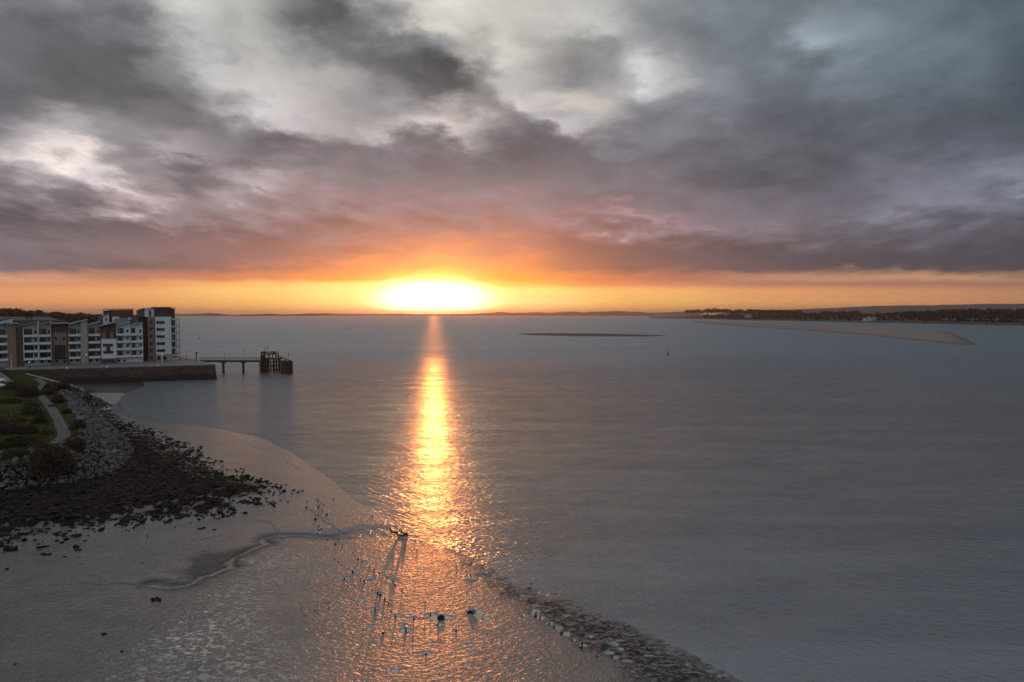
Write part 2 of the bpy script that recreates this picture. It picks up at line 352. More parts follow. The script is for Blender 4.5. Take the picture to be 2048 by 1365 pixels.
def ground(x, y, full=False):
    dw = sdist(x, y, LAND); dwe = sdist(x, y, WEED); dp = sdist(x, y, PLAT)
    dw = dw + (fbm(x * 0.08, y * 0.08) - 0.47) * 2.2
    h = np.where(dw > 0, 0.016 * np.minimum(dw, 30), 0.05 * np.maximum(dw, -40))
    w = sst(-1.5, 9, dwe)
    h = h + 1.15 * w * (0.75 + 0.5 * fbm(x * 0.12, y * 0.12))
    und = (fbm(x * 0.25 + 3, y * 0.25, 5) - 0.47)
    h = h + und * 0.05 * sst(-1, 4, dw) * (1 - w)
    # bank
    dgv = sdist(x, y, GRV0); h = h + 0.16 * sst(-0.5, 2.0, dgv) * (fbm(x * 1.3, y * 1.6, 4) - 0.40)
    bank = np.where(dp < 0, PZ - 0.72 * seg_dist(x, y, BANK), PZ)
    top = PZ + np.clip(dp - 6, 0, 14) * 0.06 + (fbm(x * 0.12, y * 0.12 + 9) - 0.45) * 1.0 * sst(1, 6, dp)
    h = np.where(dp > 0, top, np.maximum(h, bank))
    wx = x + (fbm(x * 0.9, y * 0.9, 3) - 0.44) * 0.9; wy = y + (fbm(x * 0.9 + 31, y * 0.9 + 7, 3) - 0.44) * 1.3
    dc = seg_dist(wx, wy, CREEK)
    wd = 0.42 + 0.30 * fbm(x * 0.4, y * 0.4)
    cr = (1 - sst(wd * 0.35, wd, dc))
    cr_broad = (1 - sst(0.5, 3.2, dc))
    dk = np.min([seg_dist(wx, wy, c_) for c_ in RUNNELS], axis=0); ck = 1 - sst(0.05, 0.22, dk + 0.1 * fbm(x, y))
    near = dp < -8
    h = np.where(near, h - 0.15 * cr - 0.10 * cr_broad - 0.06 * ck, h)
    if not full: return h
    pool = np.zeros(x.shape)
    for px, py, rw, rh in POOLS:
        cx, cy = G(px, py, 0.2); x1, _ = G(px + rw, py, 0.2); _, y1 = G(px, py + rh, 0.2)
        r = np.hypot((x - cx) / abs(x1 - cx), (y - cy) / max(abs(y1 - cy), 0.3)); pool = np.maximum(pool, 1 - sst(0.72, 0.95, r + 1.3 * (fbm(x * 1.5, y * 1.5) - 0.45)))
    h = np.where(pool > 0, h - 0.05 * pool, h)
    creekpool = (1 - sst(wd * 0.2, wd * 0.5, dc)) * near
    pool = np.maximum(pool, creekpool * 0.4)
    return h, dw, dwe, dp, pool, cr

# adaptive grid: fine close by, coarser far away
NY, NX = 760, 820
yv = 1 / np.linspace(1 / 34.0, 1 / 262.0, NY); tv = np.linspace(-1.06, 0.62, NX)
YY, TT = np.meshgrid(yv, tv, indexing='ij'); XX = TT * YY
H, DW, DWE, DP, POOL, CR = ground(XX, YY, True)
V = np.stack([XX, YY, H], -1).reshape(-1, 3)
idx = np.arange(NY * NX).reshape(NY, NX)
quads = np.stack([idx[:-1, :-1], idx[:-1, 1:], idx[1:, 1:], idx[1:, :-1]], -1).reshape(-1, 4)
fc = lambda A: 0.25 * (A[:-1, :-1] + A[:-1, 1:] + A[1:, 1:] + A[1:, :-1]).reshape(-1)
fdp = fc(DP); fdw = fc(DW); fx = fc(XX); fy = fc(YY)
def sub(mask):
    q = quads[mask]; u, inv = np.unique(q, return_inverse=True)
    return V[u], inv.reshape(-1, 4), u
# quads wind so that normals point up (x right, y forward)
keep = (fdw > -9) & (fy < 262)
bankmask = keep & (fdp > -1.6)
mudmask = keep & ~bankmask
u_m = sub(mudmask); u_b = sub(bankmask)

def mud_material():
    m = bpy.data.materials.new('wet_mud'); m.use_nodes = True; t = NT(m.node_tree); p = t.n['Principled BSDF']
    co = t.node('ShaderNodeNewGeometry').outputs['Position']
    A = lambda n: t.node('ShaderNodeAttribute', attribute_name=n).outputs['Fac']
    pool, weed, fleck, grav, smoo = A('pool'), A('weed'), A('fleck'), A('gravel'), A('smooth_mud')
    big = t.noise(t.mapping(co, scale=(0.10, 0.16, 0.1)), 1.0, 4, 0.6)
    mid = t.noise(t.mapping(co, scale=(0.9, 1.3, 1)), 1.0, 4, 0.6, 0.3)
    fine = t.noise(t.mapping(co, rot=(0, 0, 0.25), scale=(2.1, 3.2, 3)), 1.0, 2.5, 0.6, 0.6)
    base = t.mix(t.mapr(big, 0.35, 0.65), (0.075, 0.064, 0.055, 1), (0.045, 0.038, 0.033, 1))
    spk = t.noise(t.mapping(co, scale=(5.0, 7.0, 1)), 1.0, 4, 0.7); base = t.mix(t.mapr(spk, 0.56, 0.68), base, (0.018, 0.015, 0.013, 1)); mot = t.noise(t.mapping(co, scale=(0.35, 0.6, 1)), 1.0, 5, 0.65, 0.8); base = t.mix(t.mapr(mot, 0.46, 0.62, 0.0, 0.8), base, (0.022, 0.019, 0.017, 1))
    gmid = t.noise(t.mapping(co, rot=(0, 0, -0.6), scale=(1.6, 2.6, 1)), 1.0, 6, 0.7, 0.6)
    gr = t.math('MULTIPLY', grav, t.mapr(gmid, 0.40, 0.56), clamp=True)
    base = t.mix(gr, base, (0.015, 0.013, 0.012, 1))
    base = t.mix(weed, base, (0.018, 0.012, 0.010, 1))
    flk = t.noise(t.mapping(co, rot=(0, 0, -0.2), scale=(2.0, 3.1, 1)), 1.0, 4, 0.6, 0.9)
    thr = t.math('MULTIPLY_ADD', fleck, -0.17, 0.70)
    wet = t.math('MULTIPLY', t.mapr(t.math('SUBTRACT', flk, thr), 0.0, 0.05), t.mapr(fleck, 0.0, 0.25), clamp=True)
    gw = t.math('MULTIPLY', t.mapr(t.noise(t.mapping(co, rot=(0, 0, -0.75), scale=(0.5, 1.6, 1)), 1.0, 3, 0.6, 0.5), 0.60, 0.66), grav)
    wet = t.math('MAXIMUM', t.math('MAXIMUM', wet, t.math('MULTIPLY', gw, 0.8)), pool, clamp=True)
    rough = t.math('MULTIPLY_ADD', mid, 0.14, 0.22)
    rough = t.math('MULTIPLY_ADD', smoo, -0.10, rough)
    rough = t.math('ADD', rough, t.math('MULTIPLY', gr, 0.42))
    rough = t.math('ADD', rough, t.math('MULTIPLY', t.mapr(mot, 0.45, 0.62), 0.06))
    dr = t.math('MULTIPLY', A('drain_shade'), 0.30); rough = t.math('ADD', rough, dr); base = t.mix(A('drain_shade'), base, (0.030, 0.026, 0.024, 1))
    rough = t.mix(wet, rough, (0.04, 0.04, 0.04, 1)); rough = t.mix(weed, rough, (0.9, 0.9, 0.9, 1))
    t.put(p.inputs['Roughness'], rough); t.put(p.inputs['Base Color'], t.mix(t.math('MULTIPLY', wet, 0.4), base, (0.05, 0.05, 0.05, 1)))
    t.put(p.inputs['IOR'], t.math('MULTIPLY_ADD', wet, 1.5, t.math('MULTIPLY_ADD', gr, -0.7, t.math('MULTIPLY_ADD', weed, -1.0, t.math('MULTIPLY_ADD', smoo, -0.45, t.math('MULTIPLY_ADD', A('drain_shade'), -0.7, 2.4))))))
    hgt = t.math('ADD', t.math('MULTIPLY', fine, 0.17), t.math('MULTIPLY', mid, 0.06))
    hgt = t.math('ADD', hgt, t.math('MULTIPLY', t.noise(co, 7.0, 2, 0.5), 0.012))
    dry = t.math('SUBTRACT', 1.0, wet)
    st = t.math('MULTIPLY', dry, t.math('MULTIPLY_ADD', smoo, -0.30, 1.0), clamp=True)
    b = t.node('ShaderNodeBump'); b.inputs['Distance'].default_value = 1.0; t.put(b.inputs['Strength'], st); t.put(b.inputs['Height'], hgt)
    t.put(p.inputs['Normal'], b.outputs[0])
    return m
mud = np_mesh('mud_flat', u_m[0], u_m[1], mud_material(), smooth=True)
tag(mud, 'wet grey tidal mud flat with puddles and a winding creek', 'mud flat', kind='structure')
mx, my = u_m[0][:, 0], u_m[0][:, 1]
wf = (1 - sst(0.0, 2.0 + 7.0 * sst(-16, -26, mx), DW.ravel()[u_m[2]] + (1.5 + 6 * sst(-16, -26, mx)) * (fbm(mx * 0.3, my * 0.3) - 0.47))) * 0.35
attr(mud, 'pool', np.maximum(POOL.ravel()[u_m[2]], wf))
dwe_ = DWE.ravel()[u_m[2]] + (fbm(mx * 0.5, my * 0.5) - 0.47) * 5
attr(mud, 'weed', np.maximum(sst(0.8, 3.5, dwe_) * np.maximum(sst(4, 9, dwe_), 0.35 + 0.65 * sst(0.38, 0.50, fbm(mx * 0.7, my * 0.7))), DP.ravel()[u_m[2]] > -6))
FLK = [G(*p) for p in [(520, 1088), (620, 1088), (700, 1130), (700, 1200), (680, 1260), (680, 1400), (660, 1500), (60, 1500), (180, 1340), (320, 1260), (420, 1180)]]
fl = sst(-2.5, 3.5, sdist(mx, my, FLK) + (fbm(mx * 0.3, my * 0.3) - .47) * 6)
attr(mud, 'fleck', fl)
cx_ = mx + (fbm(mx * 0.9, my * 0.9, 3) - 0.44) * 0.9; cy_ = my + (fbm(mx * 0.9 + 31, my * 0.9 + 7, 3) - 0.44) * 1.3; dcc = seg_dist(cx_, cy_, CREEK); drr = np.min([seg_dist(cx_, cy_, c_) for c_ in RUNNELS], axis=0)
dn = (1 - sst(0.5, 1.9, dcc + 1.6 * (fbm(mx * 0.5 + 2, my * 0.8) - 0.45))) * sst(0.25, 0.5, dcc) * 0.8; dn = np.maximum(dn, 0.5 * (1 - sst(0.06, 0.28, drr + 0.3 * (fbm(mx * 2, my * 2) - .45))))
SHD = [G(*p) for p in [(365, 1140), (400, 1115), (460, 1105), (520, 1098), (500, 1118), (455, 1132), (420, 1150), (375, 1160)]]  # wet shadow left of the creek, darkened into the mud colour
attr(mud, 'drain_shade', np.maximum(dn, 0.8 * sst(-1.2, 1.2, sdist(mx, my, SHD) + (fbm(mx * 0.5, my * 0.5) - .47) * 3)))
GRV = [G(*p) for p in [(1000, 1130), (1060, 1165), (1160, 1200), (1260, 1240), (1350, 1285), (1520, 1370), (1640, 1450), (1360, 1450), (1240, 1330), (1160, 1290), (1090, 1250), (1025, 1205), (975, 1160), (880, 1100), (900, 1090)]]
gv = sst(-1.0, 1.0, sdist(mx, my, GRV) + (fbm(mx * 0.5, my * 0.5) - .47) * 3)
gv2 = (1 - sst(0.2, 1.6, np.abs(DW.ravel()[u_m[2]] - 0.5))) * (mx > G(840, 1075)[0]) * (0.25 + 0.65 * sst(-4, 6, mx))
attr(mud, 'gravel', np.maximum(gv, gv2))
RGH = [G(*p) for p in [(590, 985), (700, 985), (800, 1045), (880, 1090), (1000, 1150), (1100, 1260), (1300, 1400), (1340, 1500), (560, 1500), (640, 1260), (560, 1090), (560, 1020)]]
attr(mud, 'smooth_mud', 1 - sst(-3, 3, sdist(mx, my, RGH) + (fbm(mx * 0.3, my * 0.3) - .47) * 5))

# ------------------------------------------------------------------ water
def water_material():
    m = bpy.data.materials.new('estuary_water'); m.use_nodes = True; t = NT(m.node_tree); t.n.clear()
    co = t.node('ShaderNodeNewGeometry').outputs['Position']; X, Y, Z = t.sep(co)
    patch = t.noise(t.mapping(co, scale=(0.004, 0.016, 1)), 1.0, 6, 0.6, 0.8)
    patch2 = t.noise(t.mapping(co, rot=(0, 0, 0.1), scale=(0.02, 0.12, 1)), 1.0, 4, 0.6, 0.4)
    pp = t.mapr(t.math('MULTIPLY_ADD', patch2, 0.5, t.math('MULTIPLY', patch, 0.7)), 0.52, 0.68)
    off = t.mapr(Y, 80.0, 520.0, 0.0, 1.0, smooth=True)   # open water is rougher than the lee of the shore
    ruf = t.mapr(t.noise(t.mapping(co, scale=(0.11, 0.24, 1)), 1.0, 10, 0.82, 0.2), 0.38, 0.62)      # cat's paws at every scale
    rough = t.math('ADD', t.math('MULTIPLY_ADD', pp, 0.05, 0.10), t.math('MULTIPLY', off, 0.30)); rough = t.math('MULTIPLY_ADD', ruf, 0.10, rough)
    def crest(rot, lx, ly, det, dist):
        q = t.mapping(co, rot=(0, 0, rot), scale=(lx, ly, 1)); q.node.vector_type = 'TEXTURE'
        return t.noise(q, 1.0, det, 0.55, dist)
    shore = t.math('ADD', t.math('MULTIPLY', t.math('ADD', X, 23.0), 0.78), t.math('MULTIPLY', t.math('ADD', Y, -95.6), 0.62))   # metres off the mud's edge
    nr = t.math('SUBTRACT', 1.0, t.mapr(shore, 4.0, 26.0, smooth=True))
    a1 = t.math('ADD', t.math('MULTIPLY', nr, crest(-0.80, 5.5, 0.62, 2, 0.35)), t.math('MULTIPLY', t.math('SUBTRACT', 1.0, nr), crest(-0.28, 2.4, 0.80, 3, 0.35)))
    a2 = crest(0.10, 0.70, 0.42, 3, 0.5); a3 = crest(-0.12, 4.5, 2.6, 2, 0.3)
    h = t.math('ADD', t.math('MULTIPLY', a1, 0.15), t.math('MULTIPLY', a2, 0.20)); h = t.math('ADD', h, t.math('MULTIPLY', a3, 0.30))
    b = t.node('ShaderNodeBump'); b.inputs['Distance'].default_value = 1.0
    t.put(b.inputs['Strength'], t.math('MULTIPLY_ADD', pp, 0.35, 0.75)); t.put(b.inputs['Height'], h); N = b.outputs[0]
    g = t.node('ShaderNodeBsdfAnisotropic', distribution='BECKMANN'); t.put(g.inputs['Roughness'], rough); t.put(g.inputs['Normal'], N); t.put(g.inputs['Color'], t.mix(ruf, (0.52, 0.565, 0.61, 1), (0.36, 0.395, 0.43, 1)))
    d = t.node('ShaderNodeBsdfDiffuse'); t.put(d.inputs['Color'], t.mix(pp, (0.205, 0.218, 0.228, 1), (0.165, 0.178, 0.188, 1))); t.put(d.inputs['Normal'], N)
    f = t.node('ShaderNodeFresnel'); f.inputs['IOR'].default_value = 1.6; t.put(f.inputs['Normal'], N)
    mx_ = t.node('ShaderNodeMixShader'); t.l.new(f.outputs[0], mx_.inputs[0]); t.l.new(d.outputs[0], mx_.inputs[1]); t.l.new(g.outputs[0], mx_.inputs[2])
    o = t.node('ShaderNodeOutputMaterial'); t.l.new(mx_.outputs[0], o.inputs[0]); return m
wb = MB()
wb.add([(-30000, -400, 0), (30000, -400, 0), (30000, 34000, 0), (-30000, 34000, 0)], [(0, 1, 2, 3)])
wat = wb.build('water', water_material()); tag(wat, 'grey rippled estuary water reflecting the sunset', 'water', kind='structure')
#EXTRA
# ------------------------------------------------------------------ materials of things
def rock_mat(name, a, b, c, rough=0.8, ior=1.35):
    m = bpy.data.materials.new(name); m.use_nodes = True; t = NT(m.node_tree); p = t.n['Principled BSDF']
    g = t.node('ShaderNodeNewGeometry'); oi = t.node('ShaderNodeObjectInfo').outputs['Random']
    r = t.math('FRACT', t.math('ADD', g.outputs['Random Per Island'], oi)); n = t.noise(g.outputs['Position'], 3.0, 4, 0.65)
    col = t.ramp(t.math('MULTIPLY_ADD', n, 0.5, t.math('MULTIPLY', r, 0.75)), [(0.2, a), (0.6, b), (0.95, c)])
    t.put(p.inputs['Base Color'], col); p.inputs['Roughness'].default_value = rough; p.inputs['IOR'].default_value = ior
    bm = t.node('ShaderNodeBump'); bm.inputs['Distance'].default_value = 0.08; t.put(bm.inputs['Height'], t.noise(g.outputs['Position'], 6.0, 4, 0.6)); t.put(p.inputs['Normal'], bm.outputs[0]); return m
M = dict(
    curtain=mat('curtain', (0.16, 0.15, 0.14), 0.9, 0.1),
    boulder=rock_mat('grey_boulder', (0.045, 0.042, 0.042), (0.080, 0.078, 0.076), (0.145, 0.140, 0.137)), gravel=rock_mat('dark_gravel', (0.012, 0.009, 0.008), (0.03, 0.022, 0.019), (0.06, 0.05, 0.045)),
    weed=rock_mat('wet_bladderwrack', (0.004, 0.003, 0.002), (0.012, 0.006, 0.004), (0.032, 0.020, 0.015), 0.7, 1.25),
    grass=mat('grass', (0.036, 0.066, 0.010), 0.95, scale=0.22, bump=0.2, bscale=3.0, col2=(0.034, 0.027, 0.012), ior=1.15),
    path=mat('tarmac_path', (0.085, 0.083, 0.08), 0.9, 0.15, 1.5), road=mat('asphalt', (0.12, 0.12, 0.12), 0.9, 0.12, 0.6),
    stone=mat('quay_stone', (0.085, 0.055, 0.042), 0.85, scale=0.5, bump=0.05, bscale=3, col2=(0.04, 0.025, 0.02)),
    pave=mat('paving', (0.17, 0.15, 0.14), 0.8, 0.15, 0.8), coping=mat('coping', (0.20, 0.17, 0.15), 0.8, 0.2, 1.0),
    white=mat('white_render', (0.50, 0.52, 0.54), 0.8, 0.08, 0.35), cream=mat('cream_render', (0.36, 0.35, 0.32), 0.8, 0.08, 0.4),
    tan=mat('tan_brick', (0.20, 0.13, 0.085), 0.85, 0.12, 2.0), brown=mat('brown_brick', (0.10, 0.062, 0.045), 0.85, 0.15, 2.0),
    pink=mat('pale_pink_render', (0.30, 0.25, 0.235), 0.85, 0.08, 0.5), dbrown=mat('dark_cladding', (0.055, 0.035, 0.028), 0.8, 0.2, 1.5),
    glass=mat('window_glass', (0.02, 0.022, 0.025), 0.08, 0.2, 0.4), frame=mat('window_frame', (0.16, 0.16, 0.165), 0.5, 0.05),
    slate=mat('slate_roof', (0.085, 0.08, 0.078), 0.7, 0.2, 0.8), zinc=mat('zinc_roof', (0.20, 0.21, 0.22), 0.55, 0.12, 0.5),
    redsteel=mat('red_steel', (0.20, 0.045, 0.03), 0.6, 0.1), steel=mat('dark_steel', (0.05, 0.05, 0.05), 0.6, 0.2), wsteel=mat('white_steel', (0.65, 0.65, 0.65), 0.5, 0.05),
    timber=mat('wet_timber', (0.035, 0.018, 0.012), 0.6, scale=2.0, bump=0.03, bscale=6, col2=(0.07, 0.03, 0.018)),
    post=mat('black_timber', (0.010, 0.008, 0.007), 0.75, 0.3, 3.0, bump=0.02), rubber=mat('old_rubber', (0.008, 0.008, 0.008), 0.6, 0.2, 3),
    conc=mat('concrete', (0.16, 0.15, 0.14), 0.85, 0.2, 1.0, bump=0.02), deckc=mat('pier_deck', (0.05, 0.045, 0.04), 0.8, 0.2, 1.0),
    thorn=mat('bare_thorn', (0.085, 0.048, 0.030), 0.9, scale=0.5, col2=(0.036, 0.028, 0.016)), scrub=mat('green_scrub', (0.028, 0.036, 0.012), 0.9, scale=0.8, col2=(0.05, 0.024, 0.013)),
    gorse=mat('yellow_scrub', (0.10, 0.055, 0.012), 0.9, scale=1.0, col2=(0.045, 0.05, 0.012)),
    leaf=mat('far_foliage', (0.13, 0.062, 0.036), 0.9, scale=0.2, col2=(0.06, 0.036, 0.02), ior=1.2), bark=mat('bark', (0.05, 0.035, 0.028), 0.9, 0.2, 1.0),  # leaf: haze glow on the backlit trees is put into the reddish colour
    sand=mat('wet_sand', (0.22, 0.168, 0.138), 0.9, scale=0.02, col2=(0.18, 0.145, 0.128)), gsand=mat('shining_wet_sand', (0.14, 0.085, 0.06), 0.7, 0.1, 0.02, ior=1.4), dsand=mat('backlit_sand', (0.05, 0.035, 0.03), 0.8, 0.2, 0.02), farland=mat('far_land', (0.06, 0.045, 0.032), 0.9, 0.25, 0.01),  # dsand: the backlit bank's shade is put into a darker sand colour
    hill=mat('far_hill', (0.075, 0.045, 0.034), 0.95, 0.15, 0.004), carw=mat('white_paint', (0.7, 0.7, 0.7), 0.3, 0.03), card=mat('dark_paint', (0.02, 0.02, 0.022), 0.3, 0.05),
    lamp=mat('lit_lamp', (0.9, 0.8, 0.7), 0.5, 0.0, emit=((1.0, 0.85, 0.65), 0.8)), buoyg=mat('buoy_paint', (0.03, 0.04, 0.03), 0.6, 0.1), buoyr=mat('buoy_red', (0.10, 0.02, 0.015), 0.6, 0.1),
    far_white=mat('cottage_white', (0.45, 0.44, 0.43), 0.8, 0.05))

# ------------------------------------------------------------------ grassy bank, path, road
bank = np_mesh('grass_bank', u_b[0], u_b[1], M['grass'], smooth=True)
tag(bank, 'green grassed headland above the rock armour', 'bank', kind='structure')
def gz(x, y):
    return float(ground(np.array([float(x)]), np.array([float(y)]))[0])
def catmull(pts, n=8):
    out = []; P = [pts[0]] + list(pts) + [pts[-1]]
    for i in range(1, len(P) - 2):
        p0, p1, p2, p3 = (np.array(q, float) for q in P[i - 1:i + 3])
        for k in range(n):
            t = k / n; out.append(0.5 * ((2 * p1) + (-p0 + p2) * t + (2 * p0 - 5 * p1 + 4 * p2 - p3) * t * t + (-p0 + 3 * p1 - 3 * p2 + p3) * t ** 3))
    out.append(np.array(pts[-1], float)); return out
def drape(name, pts, m, lift, nx=6):
    """pts: (x, y, width)"""
    c = catmull(pts); V = []; 
    for i, p in enumerate(c):
        q = c[min(i + 1, len(c) - 1)] - c[max(i - 1, 0)]; d = np.array((q[0], q[1])); d /= np.linalg.norm(d); nrm = np.array((-d[1], d[0]))
        for k in range(nx + 1):
            w = p[2] * (k / nx - 0.5); V.append((p[0] + nrm[0] * w, p[1] + nrm[1] * w))
    A = np.array(V); z = ground(A[:, 0], A[:, 1]) + lift
    # keep each cross-section nearly level
    z = z.reshape(-1, nx + 1); z = 0.5 * z + 0.5 * z.max(1, keepdims=True); z = z.ravel() + 0.03
    V = np.column_stack([A, z]); i = np.arange(len(V)).reshape(-1, nx + 1)
    q = np.stack([i[:-1, :-1], i[1:, :-1], i[1:, 1:], i[:-1, 1:]], -1).reshape(-1, 4)[:, ::-1]
    return np_mesh(name, V, q, m, smooth=True)
def GP(px, py): return G(px, py, 5.4)
pth = [(-60, 916, 1.6), (0, 909, 1.6), (40, 902, 1.6), (80, 893, 1.7), (110, 882, 2.0), (128, 868, 2.3), (120, 848, 2.2), (108, 825, 2.2), (96, 808, 2.2), (84, 794, 2.0), (76, 784, 2.0), (76, 776, 2.0), (88, 769, 2.2), (82, 762, 2.2), (72, 757, 2.2)]
tag(drape('path', [(*GP(px, py), w * 0.8) for px, py, w in pth], M['path'], 0.05), 'narrow grey footpath winding over the grass headland', 'path', kind='structure')
tag(drape('road', [(*GP(px, py), w) for px, py, w in [(-60, 730, 7), (-26, 745, 6), (-4, 757, 5), (12, 768, 4)]], M['road'], 0.07), 'grey road end beside the grass bank', 'road', kind='structure')

# low concrete wall along the north side of the headland, running down to the slip
sw = thing('slipway_wall', (*WALL[0], 0.0), 'pale concrete wall sloping down from the footpath to the muddy slip', 'wall')
P3 = [(p[0], p[1], 5.45) for p in WALL[::-1]] + [(*G(182, 812, 1.0), 1.0)]
def wallstrip(P, w, zb, zt_off, name, m):
    mb = MB()
    for A, B in zip(P[:-1], P[1:]):
        A = np.array(A); B = np.array(B); d = (B - A)[:2]; d = d / np.linalg.norm(d); n = np.array((-d[1], d[0])) * w / 2
        vs = [(*(A[:2] + n), zb), (*(A[:2] - n), zb), (*(B[:2] - n), zb), (*(B[:2] + n), zb)]
        vs = [(v[0] - sw.location.x, v[1] - sw.location.y, (v[2] if zb is not None else 0)) for v in vs] + \
             [(*((A[:2] + n) - np.array(sw.location[:2])), A[2] + zt_off), (*((A[:2] - n) - np.array(sw.location[:2])), A[2] + zt_off), (*((B[:2] - n) - np.array(sw.location[:2])), B[2] + zt_off), (*((B[:2] + n) - np.array(sw.location[:2])), B[2] + zt_off)]
        mb.add(vs, [(0, 1, 2, 3), (4, 7, 6, 5), (0, 4, 5, 1), (1, 5, 6, 2), (2, 6, 7, 3), (3, 7, 4, 0)])
    return mb.build(name, m, sw)
wallstrip(P3, 0.7, -0.5, -0.16, 'wall_body', M['stone'])
P4 = [(p[0], p[1], p[2] + 0.02) for p in P3]
def capstrip():
    mb = MB(); L = np.array(sw.location[:])
    for A, B in zip(P4[:-1], P4[1:]):
        A = np.array(A); B = np.array(B); d = (B - A)[:2]; d = d / np.linalg.norm(d); n = np.array((-d[1], d[0], 0)) * 0.5
        vs = [A + n, A - n, B - n, B + n]; lo = [v - L - (0, 0, 0.18) for v in vs]; hi = [v - L for v in vs]
        mb.add(lo + hi, [(0, 1, 2, 3), (4, 7, 6, 5), (0, 4, 5, 1), (1, 5, 6, 2), (2, 6, 7, 3), (3, 7, 4, 0)])
    mb.build('coping', M['coping'], sw)
capstrip()

sl_ = [G(px, py, 0.22) for px, py in [(186, 809), (212, 810), (232, 808), (240, 800), (243, 794), (251, 790), (248, 787), (210, 786), (172, 788)]]
o = MB().prism([(p[0] - sl_[0][0], p[1] - sl_[0][1]) for p in sl_], -0.6, 0.22).build('pool_stand_in', mat('pool_sheen', (0.20, 0.20, 0.20), 0.3, 0.3, 0.4, ior=1.7)); o.location = (*sl_[0], 0); tag(o, 'pale wet slab standing in for the bright pool at the foot of the sloping wall', 'bright_pool')  # slab added in place of a pool's bright reflection
# ------------------------------------------------------------------ rocks
def ico(sub=1):
    t = (1 + 5 ** 0.5) / 2
    v = [(-1, t, 0), (1, t, 0), (-1, -t, 0), (1, -t, 0), (0, -1, t), (0, 1, t), (0, -1, -t), (0, 1, -t), (t, 0, -1), (t, 0, 1), (-t, 0, -1), (-t, 0, 1)]
    f = [(0, 11, 5), (0, 5, 1), (0, 1, 7), (0, 7, 10), (0, 10, 11), (1, 5, 9), (5, 11, 4), (11, 10, 2), (10, 7, 6), (7, 1, 8), (3, 9, 4), (3, 4, 2), (3, 2, 6), (3, 6, 8), (3, 8, 9), (4, 9, 5), (2, 4, 11), (6, 2, 10), (8, 6, 7), (9, 8, 1)]
    v = [np.array(p) / np.linalg.norm(p) for p in v]
    for _ in range(sub):
        mid = {}; nf = []
        def m(a, b):
            k = (min(a, b), max(a, b))
            if k not in mid: q = v[a] + v[b]; v.append(q / np.linalg.norm(q)); mid[k] = len(v) - 1
            return mid[k]
        for a, b, c in f:
            x, y, z = m(a, b), m(b, c), m(c, a); nf += [(a, x, z), (b, y, x), (c, z, y), (x, y, z)]
        f = nf
    return np.array(v), np.array(f)
IV1, IF1 = ico(1); IV0, IF0 = ico(0)
def rockverts(base, flat=0.6, rough=0.28, cuts=9):
    v = base.copy()
    for _ in range(cuts):                       # chop facets off for an angular block
        n = rng.normal(size=3); n /= np.linalg.norm(n); d = rng.uniform(0.38, 0.78)
        s = v @ n; k = s > d; v[k] -= np.outer(s[k] - d, n)
    v *= (1 + rng.uniform(-rough, rough, (len(v), 1)) * 0.5)
    return v * np.array([rng.uniform(0.8, 1.3), rng.uniform(0.7, 1.0), flat * rng.uniform(0.8, 1.3)])
def rotz(a): c, s = cos(a), sin(a); return np.array([[c, -s, 0], [s, c, 0], [0, 0, 1]])
def rocks_mesh(name, P, S, m, base, faces, flat, nvar=24, rough=0.3, tilt=0.3):
    vars_ = [rockverts(base, flat, rough) for _ in range(nvar)]; V = []; n = len(base)
    for p, s in zip(P, S):
        v = vars_[rng.integers(nvar)]; R = rotz(rng.uniform(0, 6.28)); a = rng.normal(0, tilt)
        Rx = np.array([[1, 0, 0], [0, cos(a), -sin(a)], [0, sin(a), cos(a)]])
        V.append((v * s) @ (R @ Rx).T + p)
    V = np.concatenate(V); Fa = (faces[None] + (np.arange(len(P)) * n)[:, None, None]).reshape(-1, 3)
    return np_mesh(name, V, Fa, m)

# rock armour: blocks on the slope between plateau edge and foreshore
def scatter(n, x0, x1, y0, y1): return rng.uniform(x0, x1, n), rng.uniform(y0, y1, n)
def frame_px(x, y, z):
    yc = y * cos(TH) - (z - CH) * sin(TH); zc = y * sin(TH) + (z - CH) * cos(TH)
    return 1024 + F * x / yc, 682.5 - F * zc / yc
sx, sy = scatter(52000, -135, -40, 78, 190)
d_b = seg_dist(sx, sy, BANK); ins = inside(sx, sy, PLAT); wallside = (seg_dist(sx, sy, WALL) < 3.0)
ok = (~ins & (d_b < 6.3) & ~(wallside & (sy > 178))) | (ins & (d_b < 1.0))
sx, sy = sx[ok], sy[ok]; d_b = d_b[ok]; ins = ins[ok]
# thin out with a minimum spacing
order = np.argsort(rng.random(len(sx))); grid_ = {}; selx = []; sely = []; sels = []
for i in order:
    sz = rng.choice([0.28, 0.40, 0.55, 0.75], p=[.32, .34, .26, .08]); r = sz * 0.72; key = (int(sx[i] // 1.6), int(sy[i] // 1.6)); bad = False
    for a in (-1, 0, 1):
        for b in (-1, 0, 1):
            for (qx, qy, qr) in grid_.get((key[0] + a, key[1] + b), ()):
                if (qx - sx[i]) ** 2 + (qy - sy[i]) ** 2 < (r + qr) ** 2: bad = True; break
            if bad: break
        if bad: break
    if bad: continue
    grid_.setdefault(key, []).append((sx[i], sy[i], r)); selx.append(sx[i]); sely.append(sy[i]); sels.append(sz)
selx, sely, sels = map(np.array, (selx, sely, sels)); selz = ground(selx, sely)
ppx, ppy = frame_px(selx, sely, selz); vis = (ppx > -160) & (ppx < 2100)
selx, sely, sels, selz, ppx = selx[vis], sely[vis], sels[vis], selz[vis], ppx[vis]
big = np.argsort(-(sels / sely) * (ppx > -4)); nb = min(300, len(big)); ind = big[:nb]; rest = big[nb:]
rvar = []
for i in range(10):
    me = np_mesh('boulder', rockverts(IV1, 0.78, 0.2), IF1, M['boulder']); rvar.append(me)
